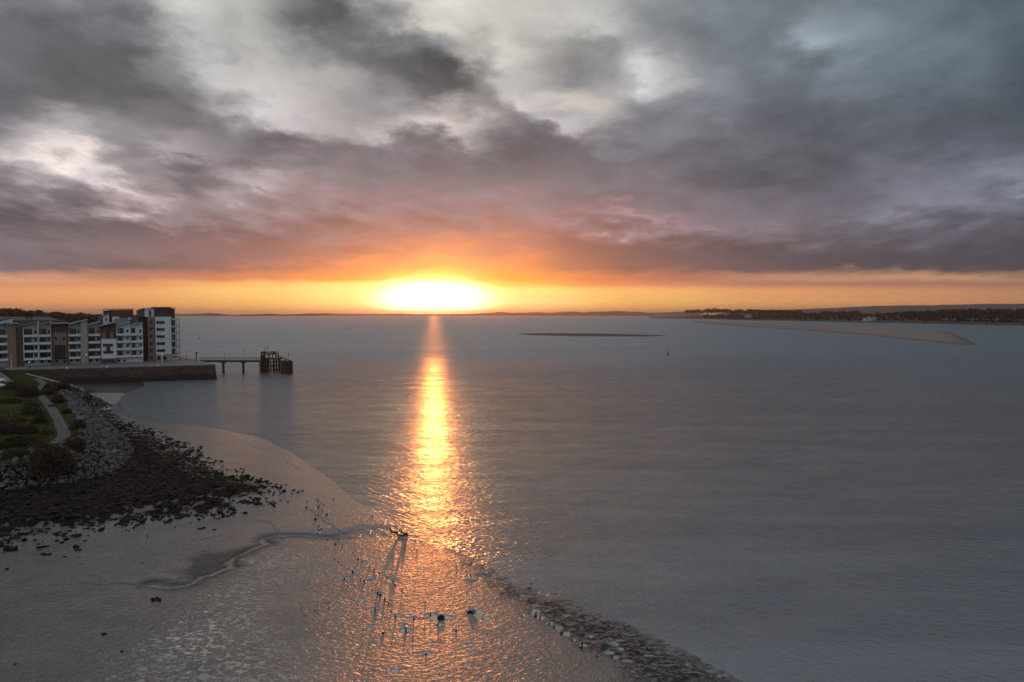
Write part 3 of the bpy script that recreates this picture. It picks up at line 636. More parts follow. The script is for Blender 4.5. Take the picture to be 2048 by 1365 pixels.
for k, i in enumerate(ind):
    src = rvar[k % 10]
    o = src if k < 10 else src.copy()
    if k >= 10: link(o)
    o.location = (selx[i], sely[i], selz[i] + 0.15 * sels[i]); s = sels[i] * 1.12; o.scale = (s, s, s); o.rotation_euler = (rng.normal(0, .25), rng.normal(0, .25), rng.uniform(0, 6.28))
    bx_, by_ = frame_px(selx[i], sely[i], selz[i]); wh = 'left of the biggest bush' if bx_ < 60 else ('at the foot of the biggest bush' if bx_ < 155 else ('on the brow beside the upright bush' if by_ < 880 else 'on the slope right of the biggest bush'))
    tag(o, 'grey angular boulder of the rock armour ' + wh, 'boulder', 'grey boulders of the rock armour, ' + wh)
f_x, f_y = scatter(60000, -135, -40, 78, 190); fd = seg_dist(f_x, f_y, BANK); fi = inside(f_x, f_y, PLAT); ok = (~fi & (fd < 6.8) & ~((seg_dist(f_x, f_y, WALL) < 3.0) & (f_y > 178))) | (fi & (fd < 0.8)); f_x, f_y = f_x[ok], f_y[ok]
fP = np.column_stack([f_x, f_y, ground(f_x, f_y) + 0.02]); fS = rng.uniform(0.12, 0.30, len(f_x))
ra = rocks_mesh('rock_armour', np.concatenate([np.column_stack([selx[rest], sely[rest], selz[rest] + 0.12 * sels[rest]]), fP]), np.concatenate([sels[rest] * 1.12, fS]), M['boulder'], IV1, IF1, 0.78)
tag(ra, 'smaller grey stones filling the rock armour slope', 'rubble', kind='stuff')

# seaweed covered stones of the foreshore
sx, sy = scatter(62000, -110, -20, 62, 190)
dw = sdist(sx, sy, WEED) + (fbm(sx * 0.35, sy * 0.35) - 0.47) * 7; dpl = seg_dist(sx, sy, BANK); ins = inside(sx, sy, PLAT)
prob = sst(-2.8, 2.4, dw) * np.maximum(np.where(fbm(sx * 0.9 + 4, sy * 0.9) > 0.42, 1, 0.2), sst(3, 7, dw))
ok = (~ins) & (dpl > 4.6) & (rng.random(len(sx)) < prob); sx, sy, dw = sx[ok], sy[ok], dw[ok]; sz_ = ground(sx, sy)
S = np.clip(0.15 * np.exp(rng.normal(0, 0.5, len(sx))), 0.05, 0.7); px_, py_ = frame_px(sx, sy, sz_)
edge = (dw < 0.15) & (px_ > 0) & (py_ < 1365)
ei = np.where(edge)[0]; ei = ei[np.argsort(-(S[ei] / sy[ei]))][:180]; rest = np.ones(len(sx), bool); rest[ei] = False
print('foreshore', len(sx), 'armour', len(selx), 'edge', edge.sum())
ws = rocks_mesh('seaweed_stones', np.column_stack([sx, sy, sz_ + 0.02])[rest], S[rest] * 1.25, M['weed'], IV1, IF1, 0.42, rough=0.5)
tag(ws, 'dark seaweed covered stones blanketing the foreshore', 'foreshore stones', kind='stuff')
wvar = [np_mesh('weedy_stone', rockverts(IV1, 0.42, 0.5), IF1, M['weed']) for _ in range(8)]
for k, i in enumerate(ei):
    o = wvar[k % 8] if k < 8 else wvar[k % 8].copy()
    if k >= 8: link(o)
    o.location = (sx[i], sy[i], sz_[i] + 0.03); s = S[i] * 1.35; o.scale = (s, s, s); o.rotation_euler = (0, 0, rng.uniform(0, 6.28))
    ex_, ey_ = frame_px(sx[i], sy[i], sz_[i]); wh = 'by the slip and the shallows' if ey_ < 880 else ('around the pointed tip' if ex_ > 430 else ('on the near edge, towards the tip' if ex_ > 200 else 'on the near edge, towards the left'))
    tag(o, 'loose seaweed covered stone fringing the foreshore ' + wh, 'stone', 'loose foreshore stones ' + wh)
gx_, gy_ = scatter(40000, -16, 36, 40, 90); dgr = sdist(gx_, gy_, GRV) + (fbm(gx_ * 0.6, gy_ * 0.6) - .47) * 5; dwl = sdist(gx_, gy_, LAND)
pr = sst(-1, 1.5, dgr) * (fbm(gx_ * 0.8 + 9, gy_ * 1.1) > 0.47) * 0.5 + (np.abs(dwl - 0.6 - 1.5 * (fbm(gx_, gy_) - .47)) < 0.5) * (gx_ > -3) * 0.4
k_ = rng.random(len(gx_)) < pr; gx_, gy_ = gx_[k_], gy_[k_]; gS = np.clip(0.034 * np.exp(rng.normal(0, 0.5, len(gx_))), 0.02, 0.2)
tag(rocks_mesh('gravel', np.column_stack([gx_, gy_, ground(gx_, gy_) + 0.0]), gS, M['gravel'], IV0, IF0, 0.6), 'dark wet gravel along the muddy spit and waterline', 'gravel', kind='stuff')
# lone clumps further out on the mud
def clump(px, py, w, label, n=9, flat=0.5):
    x, y = G(px, py, 0.2); z = gz(x, y); sc_ = w * y / F / 2
    P = []; S2 = []
    for i in range(n):
        a = rng.uniform(0, 6.28); r = sc_ * rng.uniform(0, 0.75); P.append((r * cos(a), r * sin(a) * 0.8, 0.02)); S2.append(sc_ * rng.uniform(0.3, 0.6))
    o = rocks_mesh('seaweed_clump', P, S2, M['weed'], IV1, IF1, flat, rough=0.5); o.location = (x, y, z); tag(o, label, 'seaweed', 'lone seaweed clumps on the mud')
clump(311, 1206, 26, 'large dark seaweed clump on the mud below the end of the creek'); clump(209, 1276, 13, 'round dark seaweed clump alone on the smooth mud near the lower left')
clump(244, 1310, 10, 'small flat seaweed scrap, the nearest of two in the lower left mud'); clump(32, 1335, 9, 'tiny dark seaweed scrap by the bottom left corner')
clump(90, 1115, 30, 'long flat seaweed strip on mud just off the stony foreshore', 7, 0.2); clump(157, 1106, 20, 'thin flat seaweed strip beside the longer strip off the foreshore', 5, 0.2)
clump(12, 1145, 16, 'small seaweed patch at the left edge of the mud', 5, 0.3); clump(401, 1060, 18, 'flat seaweed strip on mud below the tip of the stony foreshore', 5, 0.2)
clump(428, 1062, 12, 'short flat seaweed strip to the right of a longer one', 4, 0.2); clump(257, 1066, 8, 'small seaweed stone on mud under the stony foreshore', 4); clump(285, 1132, 7, 'tiny seaweed stone on open mud left of the creek bend', 3)
clump(767, 1268, 11, 'low dark lump among the timber stakes in the orange glitter', 6); clump(129, 1120, 14, 'ragged seaweed scrap under the thin strip off the foreshore', 5, 0.25)
clump(1063, 1163, 9, 'dark weed tuft on the waterline right of the glitter', 5, 0.8); clump(1060, 1172, 7, 'smaller dark weed tuft just below another on the waterline', 4, 0.8); clump(1024, 1133, 7, 'single weed tuft in the shallows off the gravel edge', 4, 0.6)

# ------------------------------------------------------------------ bushes
def leafcloud(n, R, size, hfac=0.8, lobes=5, elong=1.0, inner=0.55):
    c = [(0, 0, 0, 1.0)] + [(cos(a) * 0.5, sin(a) * 0.5, rng.uniform(-0.1, 0.35), rng.uniform(0.45, 0.65)) for a in rng.uniform(0, 6.28, lobes)]
    V = []; k = 0
    while len(V) < n:
        q = c[rng.integers(len(c))]; d = rng.normal(size=3); d /= np.linalg.norm(d); r = q[3] * rng.uniform(inner, 1.0) ** 0.5 * rng.uniform(0.85, 1.08)
        p = np.array(q[:3]) + d * r
        if p[2] < -0.15: continue
        V.append(p)
    P = np.array(V) * R * np.array([elong, 1, hfac]); P[:, 2] = np.maximum(P[:, 2], 0.0)
    D = rng.normal(size=(n, 3)); D[:, 2] += 0.5; D /= np.linalg.norm(D, axis=1)[:, None]; E = np.cross(D, rng.normal(size=(n, 3))); E /= np.linalg.norm(E, axis=1)[:, None]
    s = size * rng.uniform(0.6, 1.4, (n, 1)); a = P - E * s * 0.30; b = P + E * s * 0.30; t = P + D * s * 1.3
    return np.stack([a, b, t], 1).reshape(-1, 3), np.arange(3 * n).reshape(-1, 3)
def bush(px, py, w, hfac, m, label, n=3600, elong=1.0):
    z = 5.2
    for _ in range(14): x, y = G(px, py, z); z = 0.6 * z + 0.4 * gz(x, y)
    R = w * y / F / 2 * 0.95; hfac = min(1.6, hfac * 1.6)
    t = thing('bush', (x, y, z - 0.15), label, 'bush', 'bushes on the headland')
    V, Fc = leafcloud(n, R, 0.16 + 0.03 * R, hfac, 6, elong); np_mesh('foliage', V, Fc, m, t)
    mb = MB()
    for i in range(7):
        a = rng.uniform(0, 6.28); r = R * rng.uniform(0.3, 0.8); mb.tube((0, 0, 0), (r * cos(a), r * sin(a), R * hfac * rng.uniform(0.5, 0.9)), 0.06, 0.015, 5)
    mb.build('stem', M['bark'], t)
bush(56, 792, 44, 1.35, M['thorn'], 'tall reddish brown thorn bush between the road end and the top of the footpath', 5000)
bush(30, 780, 34, 0.9, M['thorn'], 'brown thicket left of the tallest thorn bush')
bush(118, 781, 40, 0.75, M['thorn'], 'rounded brown bush beside the concrete wall above the slip')
bush(95, 776, 18, 0.9, M['scrub'], 'small dark green shrub on the far side of the footpath bend', 1800)
bush(118, 806, 32, 1.0, M['thorn'], 'dark brown bush at the top of the rock armour, right of the footpath')
bush(98, 789, 36, 0.5, M['thorn'], 'low reddish scrub in the bend of the footpath')
bush(62, 830, 40, 0.75, M['thorn'], 'wide reddish brown scrub on the left of the footpath')
bush(84, 846, 42, 0.7, M['thorn'], 'brown scrub hugging the left side of the footpath bend')
bush(94, 868, 26, 0.5, M['gorse'], 'yellow and orange scrub inside the lower bend of the footpath', 2400)
bush(52, 866, 46, 0.6, M['thorn'], 'dark brown scrub behind the low green thicket')
bush(12, 866, 62, 0.65, M['thorn'], 'dark mounded bush at the left edge of the grass')
bush(50, 888, 70, 0.35, M['scrub'], 'low dark green thicket above the straight part of the footpath', 4200, 1.3)
bush(8, 894, 50, 0.35, M['scrub'], 'low green scrub at the left edge above the footpath')
bush(153, 860, 34, 1.2, M['thorn'], 'upright dark bush on the brow of the rock armour, right of the footpath')
bush(160, 872, 24, 0.5, M['gorse'], 'small green and orange tuft below the upright bush', 1800)
bush(148, 896, 44, 0.85, M['thorn'], 'brown bush just above the biggest bush on the rock armour')
bush(106, 938, 88, 0.92, M['thorn'], 'biggest bush, a dark brown dome overhanging the rock armour', 8000)
bush(20, 806, 40, 0.35, M['scrub'], 'low scrub on the grass below the white cars', 2600)
bush(64, 812, 26, 0.5, M['thorn'], 'small brown scrub under the tallest thorn bush', 2200)
bush(36, 842, 26, 0.4, M['gorse'], 'pale olive tuft in the middle of the grass slope', 2000)
bush(136, 826, 24, 0.6, M['scrub'], 'green and brown tuft between the footpath and the rocks', 2000)
bush(4, 846, 30, 0.5, M['thorn'], 'brown scrub at the left edge above the dark mounded bush', 2200)
bush(106, 814, 16, 0.5, M['thorn'], 'tiny brown tuft on the right verge of the footpath', 1400)
bush(74, 896, 40, 0.4, M['thorn'], 'low brown scrub beside the lower path left of the big dome', 2600)
bush(30, 908, 50, 0.3, M['thorn'], 'brown tufts between the lower path and the boulders', 2600)
# grass blades
gx, gy = scatter(60000, -190, -70, 88, 236); d = sdist(gx, gy, PLAT); ok = d > 0.3; gx, gy = gx[ok], gy[ok]; ok = (fbm(gx * 0.3, gy * 0.3) > 0.36)
cpts = catmull([(*GP(px, py), w) for px, py, w in pth]); ok &= seg_dist(gx, gy, [(q[0], q[1]) for q in cpts]) > 1.3
gpx, gpy = frame_px(gx, gy, 5.3); ok &= (gpx > -60); gx, gy = gx[ok], gy[ok]; g_z = ground(gx, gy); n = len(gx)
hh = rng.uniform(0.15, 0.45, n) * (0.6 + fbm(gx * 0.2, gy * 0.2)); aa = rng.uniform(0, 6.28, n); wv = 0.06
P = np.stack([np.column_stack([gx - wv * np.cos(aa), gy - wv * np.sin(aa), g_z - 0.03]), np.column_stack([gx + wv * np.cos(aa), gy + wv * np.sin(aa), g_z - 0.03]),
              np.column_stack([gx + rng.normal(0, .12, n), gy + rng.normal(0, .12, n), g_z + hh])], 1).reshape(-1, 3)
tag(np_mesh('grass', P, np.arange(3 * n).reshape(-1, 3), M['grass']), 'rough green grass covering the headland', 'grass', kind='stuff')

# ------------------------------------------------------------------ timber stakes in the mud
def stake_mesh(h, r):
    mb = MB(); n = 7; rings = []
    for k, (z, q) in enumerate([(-0.3, 1.1), (0.0, 1.05), (0.5 * h, 0.95), (0.9 * h, 0.85), (h, 0.45)]):
        off = (rng.normal(0, 0.02), rng.normal(0, 0.02)); rings.append([(off[0] + r * q * rng.uniform(0.85, 1.15) * cos(2 * pi * i / n), off[1] + r * q * rng.uniform(0.85, 1.15) * sin(2 * pi * i / n), z) for i in range(n)])
    vs = sum(rings, []); fs = [(k * n + i, k * n + (i + 1) % n, (k + 1) * n + (i + 1) % n, (k + 1) * n + i) for k in range(4) for i in range(n)] + [tuple(4 * n + i for i in range(n))]
    mb.add(vs, fs); return mb
def stake(px, py, hp, wp, label, group, z0=0.2):
    x, y = G(px, py, z0); z = gz(x, y); k = y / F
    o = stake_mesh(0.68 * hp * k, max(0.05, 0.9 * wp * k / 2)).build('timber_stake', M['post']); o.location = (x, y, z); o.rotation_euler = (rng.normal(0, .07), rng.normal(0, .07), rng.uniform(0, 6))
    return tag(o, label, 'stake', group)
T = lambda l, ox, oy, s: [(ox + a / s, oy + b / s, *r) for a, b, *r in l]
upper = T([(88, 135, 3, 2.5), (228, 130, 5, 3), (263, 155, 4, 2), (296, 176, 3, 2), (238, 188, 3, 2.5), (226, 212, 4, 3), (78, 212, 4, 3), (82, 227, 2, 2), (268, 240, 3, 2), (280, 264, 2, 2), (226, 303, 3, 2), (418, 104, 3, 2.5),
           (235, 440, 2, 2), (263, 479, 3, 2.5), (230, 493, 3, 2.5), (210, 524, 3, 2.5), (903, 312, 3, 3), (202, 100, 3, 1.5)], 600, 980, 6.203)
for q in upper: stake(*q, 'short black stake among the scattered stumps on mud between creek and foreshore', 'stumps between the creek and the foreshore')
stake(600 + 333 / 6.203, 980 + 306 / 6.203, 6, 4, 'thickest black stump among those between creek and foreshore', 'stumps between the creek and the foreshore')
stake(600 + 190 / 6.203, 980 + 362 / 6.203, 5, 5, 'squat leaning stump just left of the thickest one above the creek', 'stumps between the creek and the foreshore')
row = T([(341, 608, 4, 2), (478, 612, 4, 2), (442, 662, 4, 3), (523, 700, 4, 2.5), (653, 780, 2, 2), (684, 816, 2, 2), (723, 862, 4, 3), (769, 886, 4, 2.5), (860, 948, 2, 2), (921, 993, 4, 3), (988, 1036, 5, 2.5), (1072, 1077, 3, 2), (1157, 1122, 4, 2), (1178, 1175, 4, 2.5), (1268, 1232, 4, 2)], 600, 980, 6.203)
for q in row: stake(*q, 'black stake in the slanting row that starts at the creek', 'slanting row of stakes below the creek')
row2 = T([(428, 862, 3, 2.5), (480, 890, 2, 2), (590, 980, 3, 1.5), (651, 1018, 5, 3.5), (549, 1115, 6, 3), (758, 1112, 4, 2), (792, 1138, 5, 4), (898, 1240, 3, 2), (965, 1282, 4, 4), (997, 1312, 6, 4.5), (1050, 1365, 5, 4)], 600, 980, 6.203)
for q in row2: stake(*q, 'black stump in the left of the two slanting stake rows', 'left slanting row of stumps')
low = T([(811, 922, 6, 2.5), (938, 934, 6, 3), (1048, 902, 4, 2.5), (1012, 832, 6, 1.5), (765, 836, 3, 2), (1098, 968, 4, 3), (880, 1009, 4, 4), (885, 1024, 2, 2), (872, 977, 3, 2.5), (1016, 1174, 3, 2), (590, 1024, 2, 3), (1220, 1012, 3, 2), (782, 884, 3, 2)], 550, 960, 3.37)
for q in low: stake(*q, 'black stake standing in a puddle or glitter around the tyre', 'stakes around the sunken tyre')
stake(550 + 675 / 3.37, 960 + 895 / 3.37, 15, 3, 'tallest black stake, left of the sunken tyre', 'stakes around the sunken tyre')
rt = T([(1222, 565, 3, 1.5), (1287, 610, 4, 2), (1317, 631, 4, 2.5), (958, 470, 3, 1.2), (945, 400, 4, 1.2)], 550, 960, 3.37)
for q in rt: stake(*q, 'thin black stake right of the glitter near the waterline', 'thin stakes near the waterline')
ch = T([(1640, 771, 3, 2), (1665, 907, 3, 2.5), (1758, 895, 8, 4), (1788, 918, 6, 3), (1850, 954, 4, 2.5), (1884, 985, 3, 1.5), (1930, 1028, 5, 4), (2005, 1074, 3, 2)], 550, 960, 3.37) + T([(492, 950, 3, 3), (562, 970, 5, 2.5), (558, 1005, 6, 5), (660, 1059, 3, 2), (765, 1062, 5, 2.5), (214, 716, 3, 1.5)], 1000, 1000, 3.413)
for q in ch: stake(*q, 'black stump in the chain of puddles along the gravel spit', 'stumps in the puddles of the gravel spit')
stake(295, 1077, 6, 2.5, 'lone short stake on open mud under the stony foreshore', None)
stake(285 - 28 + 0, 833, 5, 1.6, 'lone thin stake in the shallows beside the slip', None, 0.0)
# sunken tyre
x, y = G(882, 1234, 0.2); z = gz(x, y); vs = []; fs = []; R_, r_ = 0.235, 0.08
for i in range(24):
    for j in range(10):
        a = 2 * pi * i / 24; b = 2 * pi * j / 10; q = R_ + r_ * cos(b); vs.append((q * cos(a), q * sin(a), r_ * 1.3 * sin(b)))
        fs.append((i * 10 + j, ((i + 1) % 24) * 10 + j, ((i + 1) % 24) * 10 + (j + 1) % 10, i * 10 + (j + 1) % 10))
o = MB().add(vs, fs).build('tyre', M['rubber'], smooth=True); o.location = (x, y, z - 0.01); o.rotation_euler = (0.03, 0.02, 0); tag(o, 'old black tyre lying flat in a round puddle among the stakes', 'tyre')
# sunken log and the wrecked timber frame at the creek mouth
x, y = G(944, 1222, 0.2); z = gz(x, y)
mb = MB().tube((-0.42, -0.1, 0.08), (-0.15, 0, 0.16), 0.07, 0.10, 9).tube((-0.18, 0, 0.16), (0.34, 0.10, 0.15), 0.09, 0.05, 9)
o = mb.build('log', M['post'], smooth=True); o.location = (x, y, z - 0.12); tag(o, 'black waterlogged log lying in a puddle right of the tyre', 'log')
x, y = G(797, 1070, 0.1); z = gz(x, y)
t = thing('wrecked_frame', (x, y, z), 'broken black timber frame stranded in the mouth of the creek', 'wreckage')
MB().tube((-1.1, 0.5, 0.75), (-0.75, 0.3, 0.35), 0.06, 0.08).tube((-0.75, 0.3, 0.36), (-0.2, 0.35, 0.3), 0.08).tube((-0.2, 0.35, 0.32), (0.1, 0.2, 0.62), 0.07).build('bent_branch', M['post'], t)
MB().tube((0.1, 0.2, 0.62), (0.65, 0.1, 0.2), 0.08).tube((0.62, 0.1, 0.2), (0.95, 0.0, 0.3), 0.10, 0.09).tube((0.9, 0, -0.1), (0.92, 0, 0.36), 0.11).build('beam', M['post'], t)
MB().tube((-0.5, 0.3, 0.3), (0.15, 0.0, 0.05), 0.06).tube((0.1, 0, 0.05), (0.75, 0.05, 0.12), 0.07).build('cross_beam', M['post'], t)

# ------------------------------------------------------------------ quay
QC = G(430, 729, QZ); QL = (-168.0, 237.8); qd = np.array([QC[0] - QL[0], QC[1] - QL[1]]); qd /= np.linalg.norm(qd)
QF = tuple(np.array(QL) - qd * 160)
Q1 = G(395, 721, QZ); Q2 = G(357, 713.2, QZ)
q = thing('quay_wall', (QC[0], QC[1], 0.0), 'long dark brown stone quay wall below the apartment blocks', 'wall')
rel = lambda p: (p[0] - QC[0], p[1] - QC[1])
top = [rel(QF), rel(QC), rel(Q1), rel(Q2), rel((-216, 420)), rel((-420, 420))]
nrm = np.array((qd[1], -qd[0])); bot = [tuple(np.array(top[0]) + nrm * 0.6), tuple(np.array(top[1]) + nrm * 0.6 + qd * 1.0), tuple(np.array(top[2]) + qd * 1.0), tuple(np.array(top[3]) + qd * 1.0), top[4], top[5]]
mb = MB(); n = 6
mb.add([(p[0], p[1], -2.5) for p in bot] + [(p[0], p[1], QZ - 0.35) for p in top], [tuple(range(n))[::-1], tuple(range(n, 2 * n))] + [(i, (i + 1) % n, n + (i + 1) % n, n + i) for i in range(n)])
def quay_mat():
    m = bpy.data.materials.new('coursed_stone'); m.use_nodes = True; t = NT(m.node_tree); p = t.n['Principled BSDF']
    co = t.node('ShaderNodeNewGeometry').outputs['Position']; X, Y, Z = t.sep(co)
    uv = t.xyz(t.math('ADD', t.math('MULTIPLY', X, 0.92), t.math('MULTIPLY', Y, 0.38)), Z)
    br = t.node('ShaderNodeTexBrick'); t.put(br.inputs['Vector'], uv); br.inputs['Scale'].default_value = 1.0; br.inputs['Brick Width'].default_value = 1.3; br.inputs['Row Height'].default_value = 0.5
    br.inputs['Mortar Size'].default_value = 0.03; br.inputs['Color1'].default_value = (0.10, 0.066, 0.05, 1); br.inputs['Color2'].default_value = (0.055, 0.038, 0.03, 1); br.inputs['Mortar'].default_value = (0.02, 0.016, 0.014, 1)
    st = t.noise(t.mapping(co, scale=(0.3, 0.3, 0.8)), 1.0, 5, 0.65)
    wl = t.mapr(t.math('ADD', Z, t.math('MULTIPLY', st, 1.6)), 2.2, 3.6)                       # weed grows below the high-water mark
    c = t.mix(t.mapr(st, 0.35, 0.65), (0.55, 0.5, 0.5, 1), (1.15, 1.1, 1.1, 1)); c = t.mix(1.0, br.outputs[0], c, 'MULTIPLY')
    t.put(p.inputs['Base Color'], t.mix(wl, (0.018, 0.012, 0.009, 1), c)); p.inputs['Roughness'].default_value = 0.85
    b = t.node('ShaderNodeBump'); b.inputs['Distance'].default_value = 0.04; t.put(b.inputs['Height'], br.outputs[1]); b.invert = True; t.put(p.inputs['Normal'], b.outputs[0]); return m
mb.build('wall_face', quay_mat(), q)
cp = MB()
for A, B in ((top[0], top[1]), (top[1], top[2]), (top[2], top[3])):
    A = np.array(A); B = np.array(B); d = (B - A) / np.linalg.norm(B - A); nn = np.array((d[1], -d[0])) * 0.12; ii = np.array((-d[1], d[0])) * 0.9
    cp.add([(*(A + nn), QZ - 0.35), (*(B + nn), QZ - 0.35), (*(B + ii), QZ - 0.35), (*(A + ii), QZ - 0.35), (*(A + nn), QZ + 0.03), (*(B + nn), QZ + 0.03), (*(B + ii), QZ + 0.03), (*(A + ii), QZ + 0.03)],
           [(0, 3, 2, 1), (4, 5, 6, 7), (0, 1, 5, 4), (1, 2, 6, 5), (2, 3, 7, 6), (3, 0, 4, 7)])
cp.build('coping', M['coping'], q)
pv_ = MB(); pts = [(QF[0] - nrm[0] * 0.8, QF[1] - nrm[1] * 0.8), (QC[0] - nrm[0] * 0.8 - qd[0] * 0.8, QC[1] - nrm[1] * 0.8 - qd[1] * 0.8), (Q1[0] - 0.8, Q1[1] - 0.6), (Q2[0] - 0.8, Q2[1] - 0.6), (-217, 419), (-419, 419)]
pv_.prism(pts, QZ - 0.345, QZ); tag(pv_.build('pavement', M['pave']), 'grey paved quayside promenade in front of the flats', 'pavement', kind='structure')

# ------------------------------------------------------------------ apartment blocks
P0 = np.array((-185.3, 247.0)); e = np.array((38.3, 25.0)); e /= np.linalg.norm(e); ANG = math.atan2(e[1], e[0])
def S_(px, py=690, off=0.0):
    a, b, c = ray(px, py); k = a / b; O = P0 + off * np.array((-e[1], e[0]))
    return (k * O[1] - O[0]) / (e[0] - k * e[1])
def Z_(px, py, off=0.0):
    s = S_(px, py, off); O = P0 + off * np.array((-e[1], e[0])); Y = O[1] + s * e[1]; a, b, c = ray(px, py); return CH + c * Y / b
SL = [8.35, 11.2, 14.05, 16.9]
def block(px, label, cat='apartment block', off=0.0, name='apartment_block'):
    s = S_(px, 690, off); p = P0 + s * e + off * np.array((-e[1], e[0])); return thing(name, (p[0], p[1], QZ), label, cat, None, ANG), s
class Bd:
    """one building, drawn in its own frame: x along the front (from pixels), y depth, z up"""
    def __init__(s, px, label, off=0.0, name='apartment_block'):
        s.chairs = []; s.off = off; s.t, s.s0 = block(px, label, off=off, name=name)
    def x(s, px): return S_(px, 690, s.off) - s.s0
    def z(s, px, py): return Z_(px, py, s.off) - QZ
    def wall(s, px0, px1, ytl, ytr, m, d0=0.0, d1=12.0, name='wall', zb=0.0, ybot=None):
        x0, x1 = s.x(px0), s.x(px1); z0 = zb if ybot is None else s.z((px0 + px1) / 2, ybot)
        return MB().extr([(x0, z0), (x1, z0), (x1, s.z(px1, ytr)), (x0, s.z(px0, ytl))], d0, d1).build(name, m, s.t)
    def roof(s, px0, px1, ytl, ytr, m=None, d0=-1.6, d1=12.3, th=0.3):
        x0, x1 = s.x(px0), s.x(px1); a, b = s.z(px0, ytl), s.z(px1, ytr)
        return MB().extr([(x0, a), (x1, b), (x1, b + th), (x0, a + th)], d0, d1).build('roof', m or M['zinc'], s.t)
    def win(s, px0, px1, py0, py1, d=-0.06, kind='window', n=2, zz=None):
        x0, x1 = s.x(px0), s.x(px1); pm = (px0 + px1) / 2; z0, z1 = zz or (s.z(pm, py1), s.z(pm, py0))
        f = MB(); w = 0.07; f.box(x0 - w, x0, d - 0.05, d + 0.12, z0 - w, z1 + w); f.box(x1, x1 + w, d - 0.05, d + 0.12, z0 - w, z1 + w); f.box(x0, x1, d - 0.05, d + 0.12, z1, z1 + w); f.box(x0, x1, d - 0.05, d + 0.12, z0 - w, z0)
        for i in range(1, n): xm = x0 + (x1 - x0) * i / n; f.box(xm - 0.03, xm + 0.03, d - 0.05, d + 0.1, z0, z1)
        fo = f.build(kind, M['frame'], s.t); MB().box(x0, x1, d, d + 0.09, z0, z1).build('pane', M['glass'], fo)
        if kind == 'patio_door' and rng.random() < 0.4:
            cw = (x1 - x0) * rng.uniform(0.15, 0.35); cx = x0 + 0.1 if rng.random() < .5 else x1 - 0.1 - cw; MB().box(cx, cx + cw, d - 0.012, d - 0.002, z0 + 0.05, z1 - 0.05).build('curtain', M['curtain'], fo)
        return fo
    def balcony(s, px0, px1, zc, m=None, depth=1.6, h=0.8):
        x0, x1 = s.x(px0), s.x(px1); z0 = zc - QZ - 0.4; m = m or M['white']
        f = MB().box(x0, x1, -depth, 0.0, z0, z0 + 0.22)
        b = f.build('balcony', m, s.t)
        g = MB().box(x0, x1, -depth - 0.08, -depth - 0.002, z0 - 0.02, z0 + h).box(x0 - 0.06, x0 - 0.002, -depth, 0, z0 - 0.02, z0 + h).box(x1 + 0.002, x1 + 0.06, -depth, 0, z0 - 0.02, z0 + h)
        g.build('balustrade', m, b)
        r = MB().box(x0, x1, -depth - 0.06, -depth - 0.02, z0 + h + 0.25, z0 + h + 0.29)
        k = int((x1 - x0) / 1.4) + 1
        for i in range(k + 1): xx = x0 + (x1 - x0) * i / k; r.box(xx - 0.02, xx + 0.02, -depth - 0.06, -depth - 0.02, z0 + h, z0 + h + 0.25)
        r.build('handrail', M['steel'], b)
        if rng.random() < 0.8:
            q_ = MB(); xa = x0 + (x1 - x0) * rng.uniform(0.1, 0.7); za_ = z0 + 0.22
            q_.box(0, 0.5, 0, 0.5, 0.4, 0.46).box(0, 0.5, 0.46, 0.52, 0.461, 0.95)
            for lx in (0, 0.44):
                for ly in (0, 0.4): q_.box(lx, lx + 0.06, ly, ly + 0.06, 0, 0.399)
            o_ = q_.build('balcony_chair', M['steel']); L_ = s.t.location; o_.location = (L_[0] + xa * cos(ANG) + 1.1 * sin(ANG), L_[1] + xa * sin(ANG) - 1.1 * cos(ANG), L_[2] + za_); o_.rotation_euler = (0, 0, ANG)
            w_ = 'left' if s.off == 0 and px0 < 137 else 'middle'; tag(o_, 'dark chair behind a white balcony front of the %s apartment block' % w_, 'chair', 'chairs on the balconies of the %s block' % w_)
        return b
    def bay(s, px0, px1, ytl, ytr, wallm, frame=None, glaz=(0.05, 0.62), bal=True, roofx=(0, 0)):
        s.wall(px0, px1, ytl, ytr, wallm)
        for i, zc in enumerate(SL):
            if bal: s.balcony(px0 + 0.4, px1 - 0.4, zc)
            g0 = px0 + (px1 - px0) * (glaz[0] + rng.uniform(0, .05)); g1 = px0 + (px1 - px0) * (glaz[1] + rng.uniform(-.08, .04))
            s.win(g0, g1, 0, 0, n=3, zz=(zc - QZ + 0.05, zc - QZ + (2.0 if i < 3 else 2.5)), kind='patio_door')
            if px1 - px0 > 20: s.win(px0 + (px1 - px0) * 0.74, px0 + (px1 - px0) * 0.88, 0, 0, n=1, zz=(zc - QZ + 0.9, zc - QZ + 1.8))
        if frame:
            for a in (px0, px1 - 1.3):
                yt = ytl if a == px0 else ytr
                x0, x1 = s.x(a), s.x(a + 1.3); MB().box(x0, x1, -1.75, -0.003, SL[0] - QZ - 0.5, s.z(a, yt)).build('fin', frame, s.t)
        s.roof(px0 + roofx[0], px1 + roofx[1], ytl - 0.2, ytr - 0.2)
